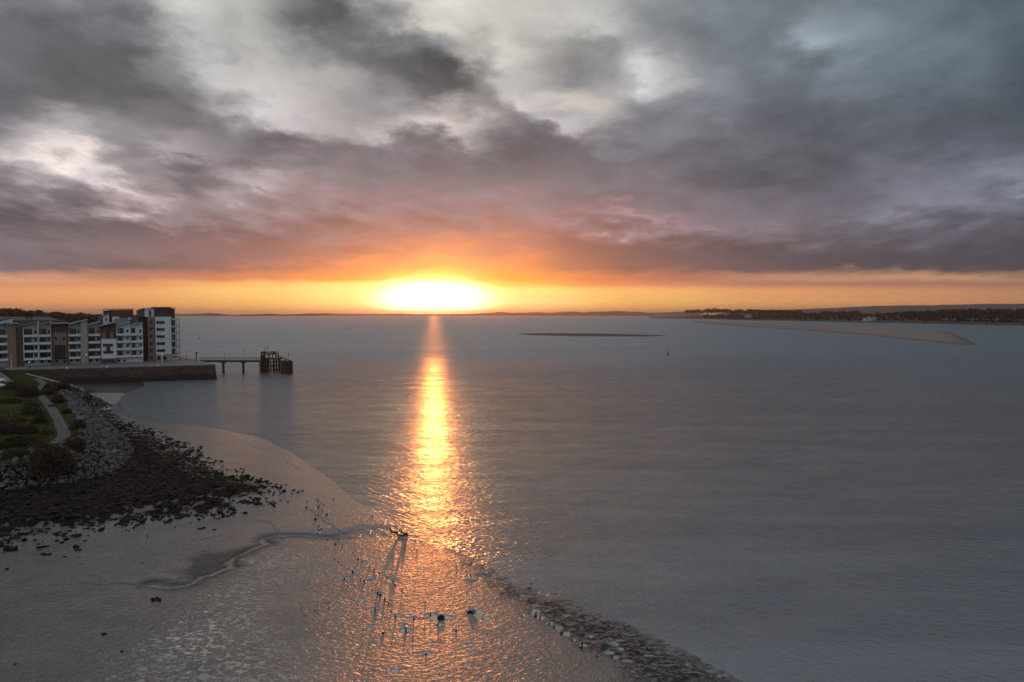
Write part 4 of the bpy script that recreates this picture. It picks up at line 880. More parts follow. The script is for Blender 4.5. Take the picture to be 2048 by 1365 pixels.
# west block
b = Bd(-60, 'left apartment block with the tan brick pier, twin white balcony bays and brown stair bay')
b.bay(-60, -24, 652, 646, M['cream']); b.bay(-22, 16.5, 656, 647, M['cream'], glaz=(0.45, 0.80))
b.wall(16.6, 33, 651.5, 649, M['tan'], -1.8, 12); b.wall(33, 47, 649, 648, M['brown'], -1.0, 12)
for yy in (662, 677.5, 693.5, 708.5): b.win(34.6, 38.6, yy - 3.2, yy + 3.2, d=-1.06, n=1)
b.roof(15, 34, 649.5, 648.5, d0=-2.6, th=0.5)
b.bay(47, 77.4, 655, 644.5, M['cream'], M['white'], roofx=(-11, 0)); b.bay(77.8, 103, 651, 644.5, M['cream'], M['cream'])
b.wall(103.2, 137, 665, 665, M['brown'], -1.2, 12); b.wall(107.5, 133, 665.2, 665.2, M['tan'], -1.35, -1.203, zb=0.05)
b.wall(103.2, 137, 649, 649, M['dbrown'], -0.9, 11.8, ybot=665.1)
for a, c_ in ((109, 114.5), (125, 130.5)):
    b.win(a, c_, 655, 664, d=-0.96, n=1); b.win(a, c_, 674, 680, d=-1.41, n=1)
b.win(109, 131, 690, 719, d=-1.41, n=5, kind='stair_glazing'); b.win(109.5, 115, 720, 726, d=-1.41, n=1); b.win(126, 131, 719.8, 725.5, d=-1.41, n=1)
b.roof(101, 138, 648.6, 647.6, m=M['zinc'], d0=-2.2)
for px_a in (50.5, 62, 81, 95): b.win(px_a, px_a + 5.5, 721, 726, n=1)
b.wall(17, 35, 733.4, 733.4, M['white'], -2.5, -1.85, name='plinth')
b.wall(105, 136, 730.6, 730.6, M['cream'], -2.2, -1.4, name='plinth')
# middle block
b = Bd(138, 'middle apartment block with the pale pink pier and a white panel of H shaped windows')
b.bay(137.5, 161.8, 652, 644, M['cream'], glaz=(0.1, 0.66)); b.wall(162, 175.3, 641.5, 641.5, M['pink'], -1.9, 12); b.roof(137, 176, 650, 640.6, d0=-2.4)
b.bay(175.5, 202, 652, 645, M['cream'], M['redsteel'], glaz=(0.08, 0.6))
b.wall(202.2, 232, 678, 678, M['white'], -1.6, 12, ybot=717); b.wall(202.2, 232, 717.2, 717.2, M['brown'], -1.5, 12, zb=0.0)
b.wall(202.2, 232, 656, 648, M['dbrown'], -1.3, 12, ybot=677.8); b.wall(204, 211.5, 664, 664, M['tan'], -1.42, -1.303, ybot=677.7); b.wall(220, 227, 664, 664, M['tan'], -1.42, -1.303, ybot=677.7)
b.roof(196, 232.5, 654.5, 645.6, d0=-2.6, th=0.4)
b.win(206, 225.5, 687.8, 693, d=-1.66, n=4); b.win(206, 225.5, 701.8, 707, d=-1.66, n=4); b.win(212.5, 219.5, 693.6, 701.2, d=-1.66, n=2)
for a in (206.5, 214, 221): b.win(a, a + 5, 719, 724.5, d=-1.56, n=1); b.win(a, a + 4.5, 656.5 + (221 - a) * 0.1, 661.5 + (221 - a) * 0.1, d=-1.36, n=1)
b.bay(232.3, 261, 653, 645, M['white'], glaz=(0.1, 0.5)); b.bay(261.3, 286, 651, 646.5, M['white'], glaz=(0.05, 0.45))
for px_a in (140, 152, 178, 191, 235, 246): b.win(px_a, px_a + 4.5, 719.5, 723.5, n=1)
b.wall(204, 231, 728, 728, M['cream'], -2.1, -1.55, name='plinth')
# tower
b = Bd(279, 'tall white and brown corner tower at the end of the quay with wraparound balconies', off=4.0, name='apartment_tower')
b.wall(279.5, 296, 631.5, 634, M['dbrown'], 2.0, 14); b.wall(296.2, 311, 634, 634, M['tan'], 0.0, 14)
for yy in (645, 659, 673, 687.5, 701, 716): b.win(299.4, 305, yy - 2.6, yy + 2.6, n=1)
b.wall(311.2, 343, 634, 634, M['white'], -0.5, 13, ybot=709); b.wall(311.2, 343, 709.2, 709.2, M['pink'], -0.4, 13)
for yy in (645.2, 659.3, 673.5, 687.6, 701.6): b.win(313.6, 329.5, yy - 2.5, yy + 2.5, d=-0.56, n=3)
b.win(326, 332, 713, 720, d=-0.46, n=1); b.win(314, 320, 713, 720, d=-0.46, n=1)
b.wall(312, 342, 723.2, 723.2, M['white'], -1.2, -0.6, name='plinth')
b.wall(291, 310, 618.5, 617.5, M['white'], 0.6, 12, ybot=633.8); b.win(299.3, 304, 621.5, 632.5, d=0.54, n=1); b.wall(279.6, 290.9, 621.5, 618.5, M['slate'], 0.9, 12, ybot=634.2, name='dormer')
b.wall(310.2, 343, 616.2, 616.2, M['dbrown'], 0.0, 12, ybot=633.9); b.win(323.5, 329, 621, 631.5, n=1); b.wall(343.2, 351.5, 618, 618, M['dbrown'], 1.0, 11, ybot=636)
b.roof(289, 311, 618.2, 617.0, m=M['redsteel'], d0=0.1, th=0.28); b.roof(309.5, 343.5, 615.6, 615.6, m=M['dbrown'], d0=-0.5, th=0.25); b.roof(343, 353.5, 617.2, 617.2, m=M['redsteel'], d0=0.3, d1=11.6)
b.roof(277.8, 291, 622.8, 618.3, m=M['slate'], d0=0.4)
b.wall(343.2, 351.2, 636.4, 636.4, M['dbrown'], 0.2, 12, name='corner_core')
for k, yy in enumerate((639.1, 653.6, 667.7, 681.9, 695.8, 710.1)):
    zz = b.z(350, yy); x0, x1 = b.x(343.3), b.x(359.2)
    bb = MB().box(x0, x1, -1.3, 9.0, zz - 0.3, zz - 0.05).build('balcony', M['white'], b.t)
    MB().box(x0, x1, -1.38, -1.302, zz - 0.3, zz + 0.35).box(x1 + 0.002, x1 + 0.08, -1.3, 9.0, zz - 0.3, zz + 0.35).build('balustrade', M['cream'], bb)
    MB().box(x0, x1, -1.36, -1.32, zz + 0.95, zz + 1.0).box(x1 + 0.02, x1 + 0.06, -1.3, 9, zz + 0.95, zz + 1.0).build('handrail', M['steel'], bb)
    b.win(344.2, 350.6, 0, 0, d=0.14, n=2, zz=(zz + 0.05, zz + 2.1), kind='patio_door')
x1 = b.x(358); MB().box(x1, x1 + 0.16, -1.1, -0.95, 0, b.z(358, 641)).build('post', M['redsteel'], b.t); MB().box(x1, x1 + 0.16, 8.5, 8.65, 0, b.z(358, 641)).build('post', M['redsteel'], b.t)  # red light on the posts is put into their steel colour
MB().box(b.x(343.3), b.x(354.5), -0.2, 9, 0, 2.3).build('ground_wall', M['cream'], b.t)
# penthouse block behind
b = Bd(208, 'brown penthouse storey with a flat dark roof rising behind the middle block', off=16.0)
b.wall(222, 268, 620.5, 620.5, M['brown'], 0, 10, ybot=650); b.wall(210, 222, 622, 620.8, M['dbrown'], 0.5, 10, ybot=650)
b.win(249, 253, 626, 632, n=1); b.win(229, 235, 626, 634, n=2)
b.roof(208, 240, 620, 619, m=M['zinc'], d0=-0.8); b.roof(241, 269, 619.6, 619.6, m=M['dbrown'], d0=-0.6)
b = Bd(199, 'small white gabled attic in front of the brown penthouse', off=11.0)
b.wall(207, 219.5, 634, 629, M['white'], 0, 8, ybot=652); b.wall(199, 206.8, 633, 632, M['slate'], 0.4, 8, ybot=652); b.win(212, 215.5, 637, 642, n=1); b.roof(205, 220, 633.2, 628.4, d0=-0.6)
b.wall(226, 240, 634, 634, M['white'], 0.2, 6, ybot=650)
b = Bd(230, 'grey zinc dormer box between the brown penthouse and the tower', off=9.0)
b.wall(232, 264, 638, 636, M['zinc'], 0, 6, ybot=652); b.wall(265, 279, 631.5, 631, M['slate'], -3, 8, ybot=656); b.wall(257, 264, 635.5, 635.2, M['white'], -0.4, -0.003, ybot=640)
b = Bd(0, 'long dark slate roofed building behind the left apartment block', off=24.0, name='slate_roofed_building')
b.wall(-60, 132, 641, 641, M['brown'], 0, 16)
x0, x1 = b.x(-70), b.x(138); za = b.z(60, 647); zb_ = b.z(60, 634)
MB().add([(x0, -1, za), (x1, -1, za), (x1, 17, za), (x0, 17, za), (x0 + 7, 8, zb_), (x1 - 7, 8, zb_)], [(0, 1, 5, 4), (1, 2, 5), (2, 3, 4, 5), (3, 0, 4), (0, 3, 2, 1)]).build('roof', M['slate'], b.t)
for a in (52, 60, 117): MB().box(b.x(a), b.x(a) + 0.9, 2.6, 3.6, za + 1.8, za + 2.55).build('rooflight', M['glass'], b.t)
b = Bd(0, 'white gable end with a grey mono-pitch roof at the far left behind the balconies', off=10.0)
b.wall(-30, 24, 650, 638, M['white'], 0, 9, ybot=660); b.roof(-31, 25, 648, 637, m=M['slate'], d0=-0.6)

# quay furniture
def on_quay(px, py): return G(px, py, QZ)
def lamp_post(px, py, hpx, label, mpole, lit=True):
    x, y = on_quay(px, py); h = hpx * y / F; t = thing('street_lamp', (x, y, QZ), label, 'street lamp', 'street lamps on the quay')
    MB().tube((0, 0, 0), (0, 0, 0.4), 0.13, 0.13).tube((0, 0, 0.4), (0, 0, h), 0.09, 0.05).build('pole', mpole, t)
    MB().tube((0, 0, h), (0, 0, h + 0.16), 0.24, 0.10).build('lamp_head', mpole, t); 
    if lit: MB().tube((0, 0, h - 0.18), (0, 0, h - 0.003), 0.16, 0.2).build('lamp_glass', M['lamp'], t)
lamp_post(23, 737, 24, 'pale street lamp in front of the tan brick pier', M['wsteel'], False)
lamp_post(58.5, 737, 13, 'small lit lamp by the gap under the white balcony bays', M['steel'])
lamp_post(173.5, 734, 25, 'lit street lamp in front of the pale pink pier', M['steel'])
lamp_post(324.5, 727, 19, 'white street lamp in front of the corner tower', M['wsteel'])
lamp_post(373, 718, 16, 'thin street lamp on the quay behind the corner tower', M['steel'], False)
for px_, py_, l in ((134, 738, 'white bollard box on the quay edge below the brown stair bay'), (214, 735.5, 'white bollard box on the quay edge below the white H panel'), (316.5, 732.5, 'small white bollard on the quay edge below the corner tower')):
    x, y = on_quay(px_, py_); t = thing('bollard', (x, y, QZ), l, 'bollard', 'white bollards on the quay edge')
    MB().tube((0, 0, 0), (0, 0, 0.45), 0.22, 0.2).build('stem', M['wsteel'], t, smooth=False); MB().tube((0, 0, 0.45), (0, 0, 0.66), 0.32, 0.28).build('cap', M['wsteel'], t)
rl = thing('railing', (*on_quay(150, 735), QZ), 'thin dark railing along the promenade in front of the flats', 'railing')
r = MB(); p = MB(); A = np.array(on_quay(60, 736.6)); B = np.array(on_quay(345, 727.6)); L = np.array(rl.location[:2]); N_ = 44
for i in range(N_ + 1):
    c_ = A + (B - A) * i / N_ - L; MB().box(c_[0] - 0.03, c_[0] + 0.03, c_[1] - 0.03, c_[1] + 0.03, 0, 1.05).build('post', M['steel'], rl)
for zz in (0.5, 1.05): r.tube((*(A - L), zz), (*(B - L), zz), 0.03, 0.03, 5)
r.build('rail', M['steel'], rl)

# mooring davit at the pier root
x, y = G(395, 722, QZ); t = thing('davit', (x, y, QZ), 'black and white davit crane at the shore end of the pier', 'davit')
MB().tube((-0.5, 0, 0), (-0.4, 0, 3.2), 0.28, 0.20).tube((-0.4, 0, 3.1), (0.25, 0, 3.3), 0.18).build('column', M['steel'], t); MB().tube((0.35, 0, 0), (0.3, 0, 2.8), 0.16, 0.13).build('strut', M['wsteel'], t)
MB().box(-0.7, -0.1, -0.3, 0.3, 3.25, 3.65).build('winch', M['steel'], t)

# ------------------------------------------------------------------ pier
PY = 287.0
def PXx(px, Y=PY): a, b, c = ray(px, 720); return a / b * Y
t = thing('pier', (PXx(447), PY, 0.0), 'narrow dark jetty footbridge on two thick piers leading to the timber dolphins', 'pier'); ox = PXx(447)
XA, XB = PXx(398) - ox, PXx(523) - ox
MB().box(XA, XB, -1.1, 1.1, 5.05, 5.45).box(XA, XB, -1.0, -0.7, 4.7, 5.05).box(XA, XB, 0.7, 1.0, 4.7, 5.05).build('deck', M['deckc'], t)
for px in (446.5, 486.5):
    xx = PXx(px) - ox; MB().tube((xx, 0, -3), (xx, 0, 4.3), 0.52, 0.48, 14).box(xx - 0.75, xx + 0.75, -1.15, 1.15, 4.3, 4.7).build('pile', M['deckc'], t)
for q_ in (517, 519.5): xx = PXx(q_) - ox; MB().tube((xx, 1.5, -3), (xx, 1.5, 5.0), 0.24, 0.22).build('pile', M['timber'], t)
for sy_ in (-1.05, 1.05):
    r = MB(); nn = 30
    for i in range(nn + 1): xx = XA + (XB - XA) * i / nn; r.box(xx - 0.035, xx + 0.035, sy_ - 0.03, sy_ + 0.03, 5.45, 6.6)
    for zz in (6.0, 6.58): r.box(XA, XB, sy_ - 0.025, sy_ + 0.025, zz, zz + 0.05)
    r.build('railing', M['steel'], t)
for px, h in ((447.5, 9.0), (486.8, 10.4)):
    xx = PXx(px) - ox; MB().tube((xx, 0.8, 5.4), (xx, 0.8, h), 0.05, 0.03, 6).box(xx - 0.12, xx + 0.12, 0.7, 0.9, h - 1.3, h - 1.05).build('light_pole', M['steel'], t)
# head of the pier: timber dolphins
PY2 = 289.0; ox = PXx(538, PY2)
t = thing('jetty_head', (ox, PY2, 0.0), 'tall dark timber jetty head with open braces and a railed top platform', 'jetty')
X = lambda px: PXx(px, PY2) - ox
sheet = MB()
for i, px in enumerate(np.arange(522.6, 538.5, 1.75)): sheet.tube((X(px), rng.normal(0, .05), -3), (X(px), 0, 5.9), 0.21, 0.19, 8)
sheet.build('fender_piles', M['timber'], t)
for px in (541.5, 548.8, 552.3, 556.6, 558.6):
    for yy in ((0.0, 3.0) if px < 553 else (1.0,)): MB().tube((X(px), yy, -3), (X(px), yy, 5.7), 0.26, 0.22, 9).build('pile', M['timber'], t)
br_ = MB()
for zz in (1.0, 2.7, 4.3): br_.box(X(539), X(555), -0.35, -0.1, zz, zz + 0.38); br_.box(X(539), X(555), 3.1, 3.3, zz, zz + 0.38)
br_.tube((X(541.5), -0.1, 1.2), (X(548.8), -0.1, 4.4), 0.15).tube((X(548.8), -0.12, 1.2), (X(541.5), -0.12, 4.4), 0.13)
br_.build('brace', M['timber'], t)
MB().box(X(521.8), X(560), -0.7, 3.6, 5.7, 6.15).build('lower_deck', M['timber'], t)
up = MB().box(X(522), X(552.6), -0.5, 3.4, 7.7, 7.95)
for px in (522.6, 531, 540, 552): up.box(X(px) - 0.15, X(px) + 0.15, -0.45, -0.15, 6.15, 7.7); up.box(X(px) - 0.15, X(px) + 0.15, 3.0, 3.3, 6.15, 7.7)
up.box(X(522.4), X(532), -0.6, -0.502, 6.2, 7.6); up.build('upper_deck', M['timber'], t)
r = MB()
for px in np.arange(522.5, 553, 2.1): r.box(X(px) - 0.07, X(px) + 0.07, -0.45, -0.3, 7.95, 9.0); r.box(X(px) - 0.07, X(px) + 0.07, 3.2, 3.3, 7.95, 9.0)
r.box(X(522.5), X(533), -0.5, -0.42, 8.2, 9.0).box(X(541), X(543.5), -0.5, -0.42, 8.1, 8.9).box(X(546.5), X(551.5), -0.5, -0.42, 8.1, 9.15).box(X(522.5), X(553), -0.44, -0.38, 8.55, 8.65)
r.build('railing', M['timber'], t)
for px, h in ((526.3, 11.0), (533.3, 11.6)): MB().tube((X(px), 1.5, 7.9), (X(px), 1.5, h), 0.05, 0.04, 6).box(X(px) - 0.12, X(px) + 0.12, 1.4, 1.6, h - 1.4, h - 0.6).build('light_pole', M['steel'], t)
gw = MB().add([(X(552), -0.2, 6.9), (X(582), -2.5, 5.2), (X(582), -1.3, 5.2), (X(552), 1.0, 6.9), (X(552), -0.2, 7.2), (X(582), -2.5, 5.5), (X(582), -1.3, 5.5), (X(552), 1.0, 7.2)], [(0, 3, 2, 1), (4, 5, 6, 7), (0, 1, 5, 4), (1, 2, 6, 5), (2, 3, 7, 6), (3, 0, 4, 7)])
for i in range(9):
    f_ = i / 8; xx = X(552) + (X(581) - X(552)) * f_; gw.box(xx - 0.05, xx + 0.05, -0.15 - 2.3 * f_, -0.05 - 2.3 * f_, 7.1 - 1.7 * f_, 8.1 - 1.7 * f_)
gw.build('gangway', M['timber'], t)
PY3 = 282.0; ox = PXx(571, PY3)
t = thing('mooring_dolphin', (ox, PY3, 0), 'separate cluster of tarred timber piles at the seaward tip of the jetty', 'dolphin'); X = lambda px: PXx(px, PY3) - ox
for i, px in enumerate((562.5, 564.8, 567, 569.4, 571.8, 574, 576.4, 578.5, 580.8)): MB().tube((X(px), rng.uniform(-.5, .5), -3), (X(px) + rng.normal(0, .05), 0.2, 5.6 + rng.uniform(-.2, .5)), 0.27, 0.23, 9).build('pile', M['timber'], t)
for yy in (1.6, 2.4):
    for px in (563, 573, 580.5): MB().tube((X(px), yy, -3), (X(px), yy, 5.4), 0.26, 0.23, 9).build('pile', M['timber'], t)
MB().box(X(562), X(578), -0.55, 2.7, 4.6, 4.95).box(X(562), X(581.5), -0.62, -0.4, 2.4, 2.75).build('capping', M['timber'], t)
MB().tube((X(576.5), 0.5, 5.0), (X(576.5), 0.5, 9.0), 0.06, 0.05, 6).box(X(576.5) - 0.16, X(576.5) + 0.16, 0.35, 0.65, 8.0, 8.7).build('light_pole', M['steel'], t)

# ------------------------------------------------------------------ buoys
def buoy(px, py, hpx, m, label):
    x, y = G(px, py, 0); h = hpx * y / F; t = thing('buoy', (x, y, 0), label, 'buoy', 'channel buoys')
    MB().tube((0, 0, -0.4), (0, 0, 0.12 * h), 0.30 * h, 0.30 * h, 12).tube((0, 0, 0.12 * h), (0, 0, 0.2 * h), 0.3 * h, 0.16 * h, 12).build('hull', m, t)
    MB().tube((0, 0, 0.2 * h), (0, 0, 0.72 * h), 0.15 * h, 0.07 * h, 8).build('tower', m, t); MB().tube((0, 0, 0.72 * h), (0, 0, h), 0.09 * h, 0.02 * h, 8).build('topmark', m, t)
buoy(1336, 710, 9, M['buoyg'], 'dark conical channel buoy, largest of the three, right of centre below the thin sandbank')
buoy(398, 679, 5, M['buoyr'], 'small red channel buoy beyond the corner tower and the pier')
buoy(692, 658.5, 4, M['buoyg'], 'tiny distant buoy left of the sun glitter')

# ------------------------------------------------------------------ cars on the road
def car(px, py, rz, paint, label):
    x, y = G(px, py, 5.6); z = gz(x, y) + 0.1; t = thing('parked_car', (x, y, z), label, 'car', 'cars parked by the road', rz)
    MB().extr([(-2.1, 0.35), (2.1, 0.35), (2.15, 0.75), (1.15, 0.95), (-2.0, 1.0), (-2.15, 0.7)], -0.85, 0.85).build('body', paint, t)
    MB().extr([(-1.75, 1.0), (1.1, 0.96), (0.45, 1.44), (-1.2, 1.46)], -0.72, 0.72).build('window_glass', M['glass'], t)
    MB().extr([(-1.25, 1.44), (0.48, 1.42), (0.4, 1.5), (-1.15, 1.52)], -0.73, 0.73).build('roof', paint, t)
    for a in (-1.3, 1.35):
        for s_ in (-0.86, 0.7): w = MB(); w.tube((a, s_, 0.33), (a, s_ + 0.16, 0.33), 0.33, 0.33, 14); wo = w.build('wheel', M['rubber'], t); MB().tube((a, s_ - 0.01, 0.33), (a, s_ + 0.17, 0.33), 0.18, 0.18, 8).build('rim', M['frame'], wo)
car(-8, 767, 0.1, M['carw'], 'white car parked at the road end, cut off by the left edge'); car(-10, 779, 0.1, M['carw'], 'nearer white car on the grass verge, barely in at the left edge')
car(2, 745, -0.5, M['card'], 'black car parked below the tan brick pier'); car(-22, 742, -0.5, M['card'], 'second black car at the far left beside the flats')

# ------------------------------------------------------------------ far shores
def strip_land(name, prof, m, label, kind='structure', cat='land', nn=160, rough=0.0, seed=0):
    """prof: list of cross lines; each is a list of (px, Y, z) joined left to right"""
    rows = []
    for line in prof:
        line = sorted(line); xs = np.linspace(line[0][0], line[-1][0], nn); Yv = np.interp(xs, [l[0] for l in line], [l[1] for l in line]); Zv = np.interp(xs, [l[0] for l in line], [l[2] for l in line])
        if rough: Zv = Zv * (1 + rough * (fbm(xs * 0.03 + seed, xs * 0 + seed, 5) - 0.47)) if line[0][2] >= 0 else Zv
        rows.append(np.column_stack([(xs - 1024) / F * Yv / cos(TH), Yv, Zv]))
    V = np.concatenate(rows); i = np.arange(len(V)).reshape(len(prof), nn)
    q = np.stack([i[:-1, :-1], i[:-1, 1:], i[1:, 1:], i[1:, :-1]], -1).reshape(-1, 4)
    o = np_mesh(name, V, q, m, smooth=True); return tag(o, label, cat, kind=kind)
Yw = lambda py, z=0: (CH - z) * F / (py - 628)
shore = [(1300, 637), (1400, 638.5), (1500, 641), (1600, 643), (1700, 645), (1850, 648), (2048, 652.5), (2400, 660)]
front = [(px, Yw(py), -0.5) for px, py in shore]
land = strip_land('far_shore', [front, [(p, y + 25, 1.5) for p, y, z in front], [(p, y + 90, 2.5 if p < 1330 else 7) for p, y, z in front], [(p, y + 500, 3 if p < 1330 else 13) for p, y, z in front], [(p, y + 1500, 2 if p < 1330 else 12) for p, y, z in front]],
                  M['farland'], 'low dark wooded shore across the water on the right')
strip_land('far_hill', [[(1440, 6200, 0), (2500, 4800, 0)], [(1440, 6800, 25), (1560, 6700, 62), (1640, 6600, 78), (1750, 6500, 98), (1900, 6500, 112), (2048, 6500, 122), (2500, 6000, 130)], [(1440, 8000, 20), (2500, 8000, 60)]],
           M['hill'], 'long low hill behind the wooded shore', cat='hill', rough=0.12, nn=300, seed=3)
strip_land('dunes', [[(900, 9000, 0), (1400, 8000, 0)], [(900, 9300, 20), (960, 9300, 34), (1010, 9200, 46), (1120, 9200, 44), (1180, 9100, 54), (1250, 9100, 50), (1330, 9000, 48), (1400, 8500, 40)], [(900, 9900, 0), (1400, 9900, 0)]],
           M['hill'], 'distant line of dunes right of the sun', cat='dunes', rough=0.9, nn=260, seed=11)
strip_land('distant_coast', [[(330, 7000, 0), (960, 9000, 0)], [(330, 7300, 24), (420, 7300, 30), (470, 7400, 8), (490, 7400, 20), (620, 7800, 26), (760, 9000, 24), (960, 9300, 20)], [(330, 8000, 0), (960, 9990, 0)]],
           M['hill'], 'distant low coast left of the sun', cat='coast', rough=0.7, nn=260, seed=21)
def bankmesh(name, outline, hgt, label, m):
    P = [G(*p) for p in outline]; xs = [p[0] for p in P]; ys = [p[1] for p in P]; nx, ny = 220, 70
    X_, Y_ = np.meshgrid(np.linspace(min(xs) - 5, max(xs) + 5, nx), np.linspace(min(ys) - 5, max(ys) + 5, ny)); d = sdist(X_, Y_, P)
    z = np.clip(d * 0.06, -0.6, hgt) * (0.8 + 0.4 * fbm(X_ * 0.02, Y_ * 0.01)); V = np.column_stack([X_.ravel(), Y_.ravel(), z.ravel()]); i = np.arange(nx * ny).reshape(ny, nx)
    q = np.stack([i[:-1, :-1], i[:-1, 1:], i[1:, 1:], i[1:, :-1]], -1).reshape(-1, 4); keep_ = (d.ravel()[q].max(1) > -18); q = q[keep_]; u, inv = np.unique(q, return_inverse=True)
    tag(np_mesh(name, V[u], inv.reshape(-1, 4), m, smooth=True), label, 'sandbank', kind='structure')
bankmesh('sandbank', [(1380, 642.5), (1540, 648), (1655, 652.5), (1760, 656), (1842, 659), (1899, 665), (1929, 676), (1955, 691.5), (1917, 690), (1824, 680.5), (1730, 670), (1617, 661.5), (1524, 656), (1400, 647)], 0.9, 'large curved sandbank in front of the wooded shore', M['sand'])
bankmesh('thin_sandbank', [(1030, 668), (1100, 667), (1200, 668), (1340, 671.6), (1290, 673.5), (1150, 673), (1060, 670.5)], 0.7, 'thin dark sandbank right of the sun glitter', M['dsand'])
strip_land('hinterland', [[(-600, 380, 5.5), (300, 420, 5.5)], [(-600, 520, 9), (296, 520, 6)], [(-600, 800, 13), (320, 800, 10)], [(-600, 1300, 14), (300, 1300, 12)], [(-600, 1301, -1), (300, 1301, -1)]], M['farland'], 'dark land behind the quay buildings', nn=40)

_t = NT(M['sand'].node_tree); _p = _t.n['Principled BSDF']; _src = _p.inputs['Base Color'].links[0].from_socket        # drying crest, dark wet margin
_z = _t.sep(_t.node('ShaderNodeNewGeometry').outputs['Position'])[2]; _t.put(_p.inputs['Base Color'], _t.mix(_t.mapr(_z, 0.05, 0.85), (0.10, 0.082, 0.072, 1), _src))
# trees: a trunk with limbs and a crown of leaf clumps
def tree_proto(h, w, kind, nleaf=1000):
    t = thing('tree' if kind != 'pine' else 'pine_tree', (0, 0, -5000), 'x', 'tree'); mb = MB()
    cb = {'round': 0.14, 'pine': 0.50, 'low': 0.05}[kind]
    mb.tube((0, 0, -1), (0, 0, h * cb), h * 0.025, h * 0.018, 6); P = []
    for i in range(10):
        a = rng.uniform(0, 6.28); r = w * rng.uniform(0.10, 0.36); z = h * rng.uniform(cb + 0.10, 0.84); mb.tube((0, 0, h * cb * rng.uniform(0.8, 1)), (r * cos(a), r * sin(a), z), h * 0.014, h * 0.005, 5); P.append((r * cos(a), r * sin(a), z, w * rng.uniform(0.20, 0.30)))
    P.append((0, 0, h * 0.8, w * 0.25)); mb.build('trunk', M['bark'], t); V = []
    for i in range(nleaf):
        q = P[rng.integers(len(P))]; d = rng.normal(size=3); d /= np.linalg.norm(d); f = rng.uniform(0.3, 1) ** 0.5; V.append(np.array(q[:3]) + d * f * q[3] * np.array([1.1, 1.1, 0.55 if kind == 'pine' else 0.85 * h / max(w, 1) * 0.6 + 0.3]))
    P_ = np.array(V); P_[:, 2] = np.minimum(P_[:, 2], h * 1.02); D = rng.normal(size=(nleaf, 3)); D /= np.linalg.norm(D, axis=1)[:, None]; E = np.cross(D, rng.normal(size=(nleaf, 3))); E /= np.linalg.norm(E, axis=1)[:, None]
    s = w * 0.042 * rng.uniform(0.6, 1.5, (nleaf, 1)); np_mesh('crown', np.stack([P_ - E * s, P_ + D * s, P_ + E * s, P_ - D * s], 1).reshape(-1, 3), np.arange(4 * nleaf).reshape(-1, 4), M['leaf'], t)
    return t
protos = {'round': [tree_proto(1.0 * 18, 15, 'round') for _ in range(4)], 'pine': [tree_proto(20, 17, 'pine', 520) for _ in range(3)], 'low': [tree_proto(10, 15, 'low') for _ in range(3)]}
pk = {id(p): kids(p) for l in protos.values() for p in l}; used = set()
def put_tree(kind, x, y, z, s, label, group, sz=1.0):
    p = protos[kind][rng.integers(len(protos[kind]))]
    if id(p) in used: o = copy_tree(p, pk[id(p)])
    else: o = p; used.add(id(p))
    o.location = (x, y, z); o.rotation_euler = (0, 0, rng.uniform(0, 6.28)); o.scale = (s, s, s * sz); o['label'] = label; o['group'] = group
    if kind != 'pine': o['category'] = 'tree'
def wb_(px): return 'left of the smaller white house' if px < 1490 else 'between the two white houses' if px < 1740 else 'just right of the larger white house' if px < 1900 else 'near the right edge of the view'
def shoreY(px): return float(np.interp(px, [p[0] for p in front], [p[1] for p in front]))
px = 1376.0
while px < 1600:            # pines on the point
    Y = shoreY(px) + rng.uniform(90, 300); top = np.interp(px, [1376, 1400, 1430, 1480, 1520, 1560, 1600], [620, 618, 616, 618, 618, 619, 621]) + rng.uniform(-1, 2); zt = 25 + (628 - top) * Y / F; g = 7
    s = (zt - g) / 20.0; put_tree('pine', (px - 1024) / F * Y, Y, g, s, 'dark flat topped pine on the wooded point, ' + ('towards the bare tip' if px < 1470 else 'above the smaller white house' if px < 1530 else 'inland of the smaller white house'), 'pines on the wooded point, ' + ('tip' if px < 1470 else 'middle' if px < 1530 else 'inland')); px += rng.uniform(6, 10)
px = 1392.0
while px < 2070:            # tree line
    Y = shoreY(px) + rng.uniform(80, 160); top = np.interp(px, [1390, 1480, 1560, 1620, 1700, 1740, 1800, 1850, 1900, 1960, 2048], [629, 626, 623, 624, 620, 626, 624, 619, 618, 616, 618]) + rng.uniform(-1.5, 3); g = 8
    zt = 25 + (628 - top) * Y / F; s = max(0.3, (zt - g) / 18.0); put_tree('round', (px - 1024) / F * Y, Y, g, min(s, 1.5), 'dark broadleaf tree of the far belt, ' + wb_(px), 'far belt trees, ' + wb_(px), sz=max(1, s / 1.5)); px += rng.uniform(5.5, 9.5)
px = 1410.0
while px < 2070:            # underwood in front
    Y = shoreY(px) + rng.uniform(60, 110); s = rng.uniform(0.7, 1.1) * Y / 2000; put_tree('low', (px - 1024) / F * Y, Y, 4.5, max(s, 0.6), 'low waterside tree of the far belt, ' + wb_(px), 'low waterside trees, ' + wb_(px)); px += rng.uniform(7, 13)
px = -20.0
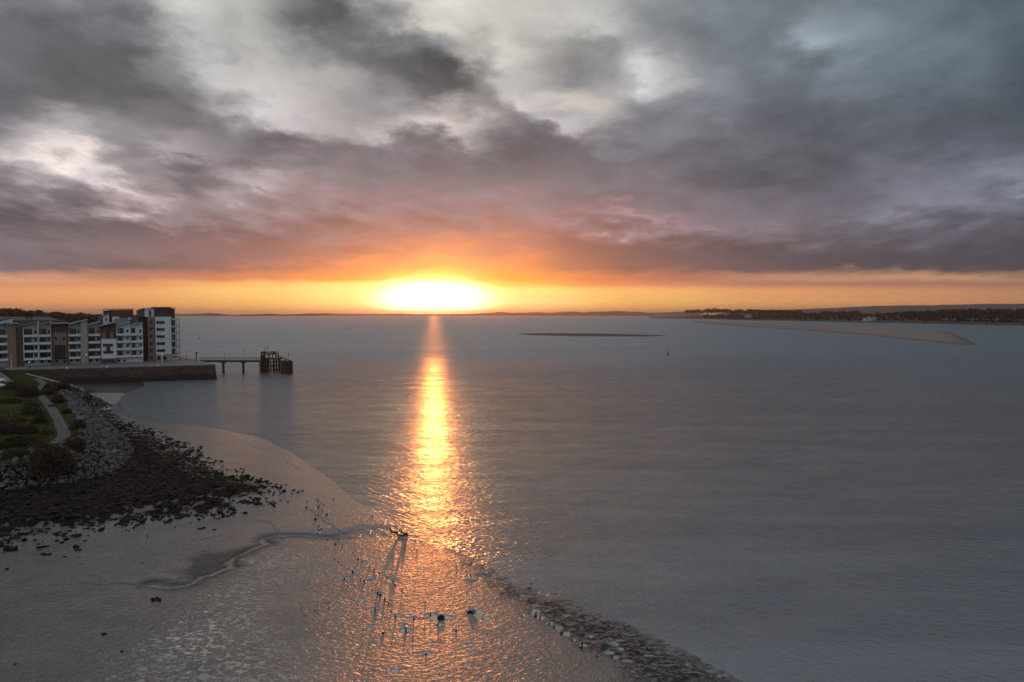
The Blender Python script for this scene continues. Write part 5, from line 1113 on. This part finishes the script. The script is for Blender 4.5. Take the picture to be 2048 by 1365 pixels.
while px < 285:             # behind the flats
    Y = rng.uniform(620, 800); top = np.interp(px, [-20, 0, 10, 30, 45, 60, 78, 90, 118, 140, 165, 185, 285], [614, 615, 613.5, 616.5, 617, 621, 619, 624, 624, 627, 624.5, 625.5, 628]) + rng.uniform(-0.5, 2.5); g = 9.5
    zt = 25 + (628 - top) * Y / F; s = (zt - g) / 18; put_tree('round', (px - 1024) / F * Y, Y, g, s, 'bare reddish brown skyline tree ' + ('behind the slate roofed building' if px < 135 else 'between the slate roof and the penthouses' if px < 205 else 'behind the brown penthouse'), 'skyline trees ' + ('behind the slate roof' if px < 135 else 'beside the penthouse' if px < 205 else 'behind the penthouse')); px += rng.uniform(6, 10)

# white houses on the far shore
def cottage(px, py, w, h, label):
    Y = Yw(py, 6) * 1.0; Y = shoreY(px) + 60; z = CH - (py - 628) * Y / F; k = Y / F; W_ = w * k; H_ = h * k
    t = thing('cottage', ((px - 1024) / F * Y, Y, z), label, 'house', 'white houses on the far shore')
    MB().box(-W_ / 2, W_ / 2, 0, W_ * 0.5, -2, H_ * 0.6).build('wall', M['far_white'], t)
    MB().add([(-W_ / 2 - .4, -.4, H_ * 0.6), (W_ / 2 + .4, -.4, H_ * 0.6), (W_ / 2 + .4, W_ * .5 + .4, H_ * 0.6), (-W_ / 2 - .4, W_ * .5 + .4, H_ * 0.6), (-W_ / 2, W_ * .25, H_), (W_ / 2, W_ * .25, H_)], [(0, 1, 5, 4), (1, 2, 5), (2, 3, 4, 5), (3, 0, 4), (0, 3, 2, 1)]).build('roof', M['slate'], t)
    MB().extr([(-W_ * .32, 0), (-W_ * .08, 0), (-W_ * .08, H_ * .62), (-W_ * .2, H_ * .95), (-W_ * .32, H_ * .62)], -2.0, -0.003).build('gable', M['far_white'], t)
    for a in (-0.4, 0.1, 0.28): MB().box(W_ * a, W_ * (a + 0.07), -0.05, 0.02, H_ * 0.15, H_ * 0.4).build('window', M['glass'], t)
cottage(1743, 642.5, 24, 9, 'larger white house with a gable on the far right shore'); cottage(1497, 634.5, 11, 6, 'smaller white house below the pines on the point')

# ------------------------------------------------------------------ haze
hz = MB().box(-31000, 31000, -600, 35000, -6, 160).build('haze'); tag(hz, 'thin warm evening haze over the estuary', 'haze', kind='stuff')
hm = bpy.data.materials.new('haze'); hm.use_nodes = True; t = NT(hm.node_tree); t.n.clear(); o = t.node('ShaderNodeOutputMaterial'); v = t.node('ShaderNodeVolumePrincipled')
v.inputs['Color'].default_value = (0.97, 0.88, 0.81, 1); v.inputs['Density'].default_value = 0.00006; v.inputs['Anisotropy'].default_value = 0.8; t.l.new(v.outputs[0], o.inputs['Volume']); hz.data.materials.append(hm)
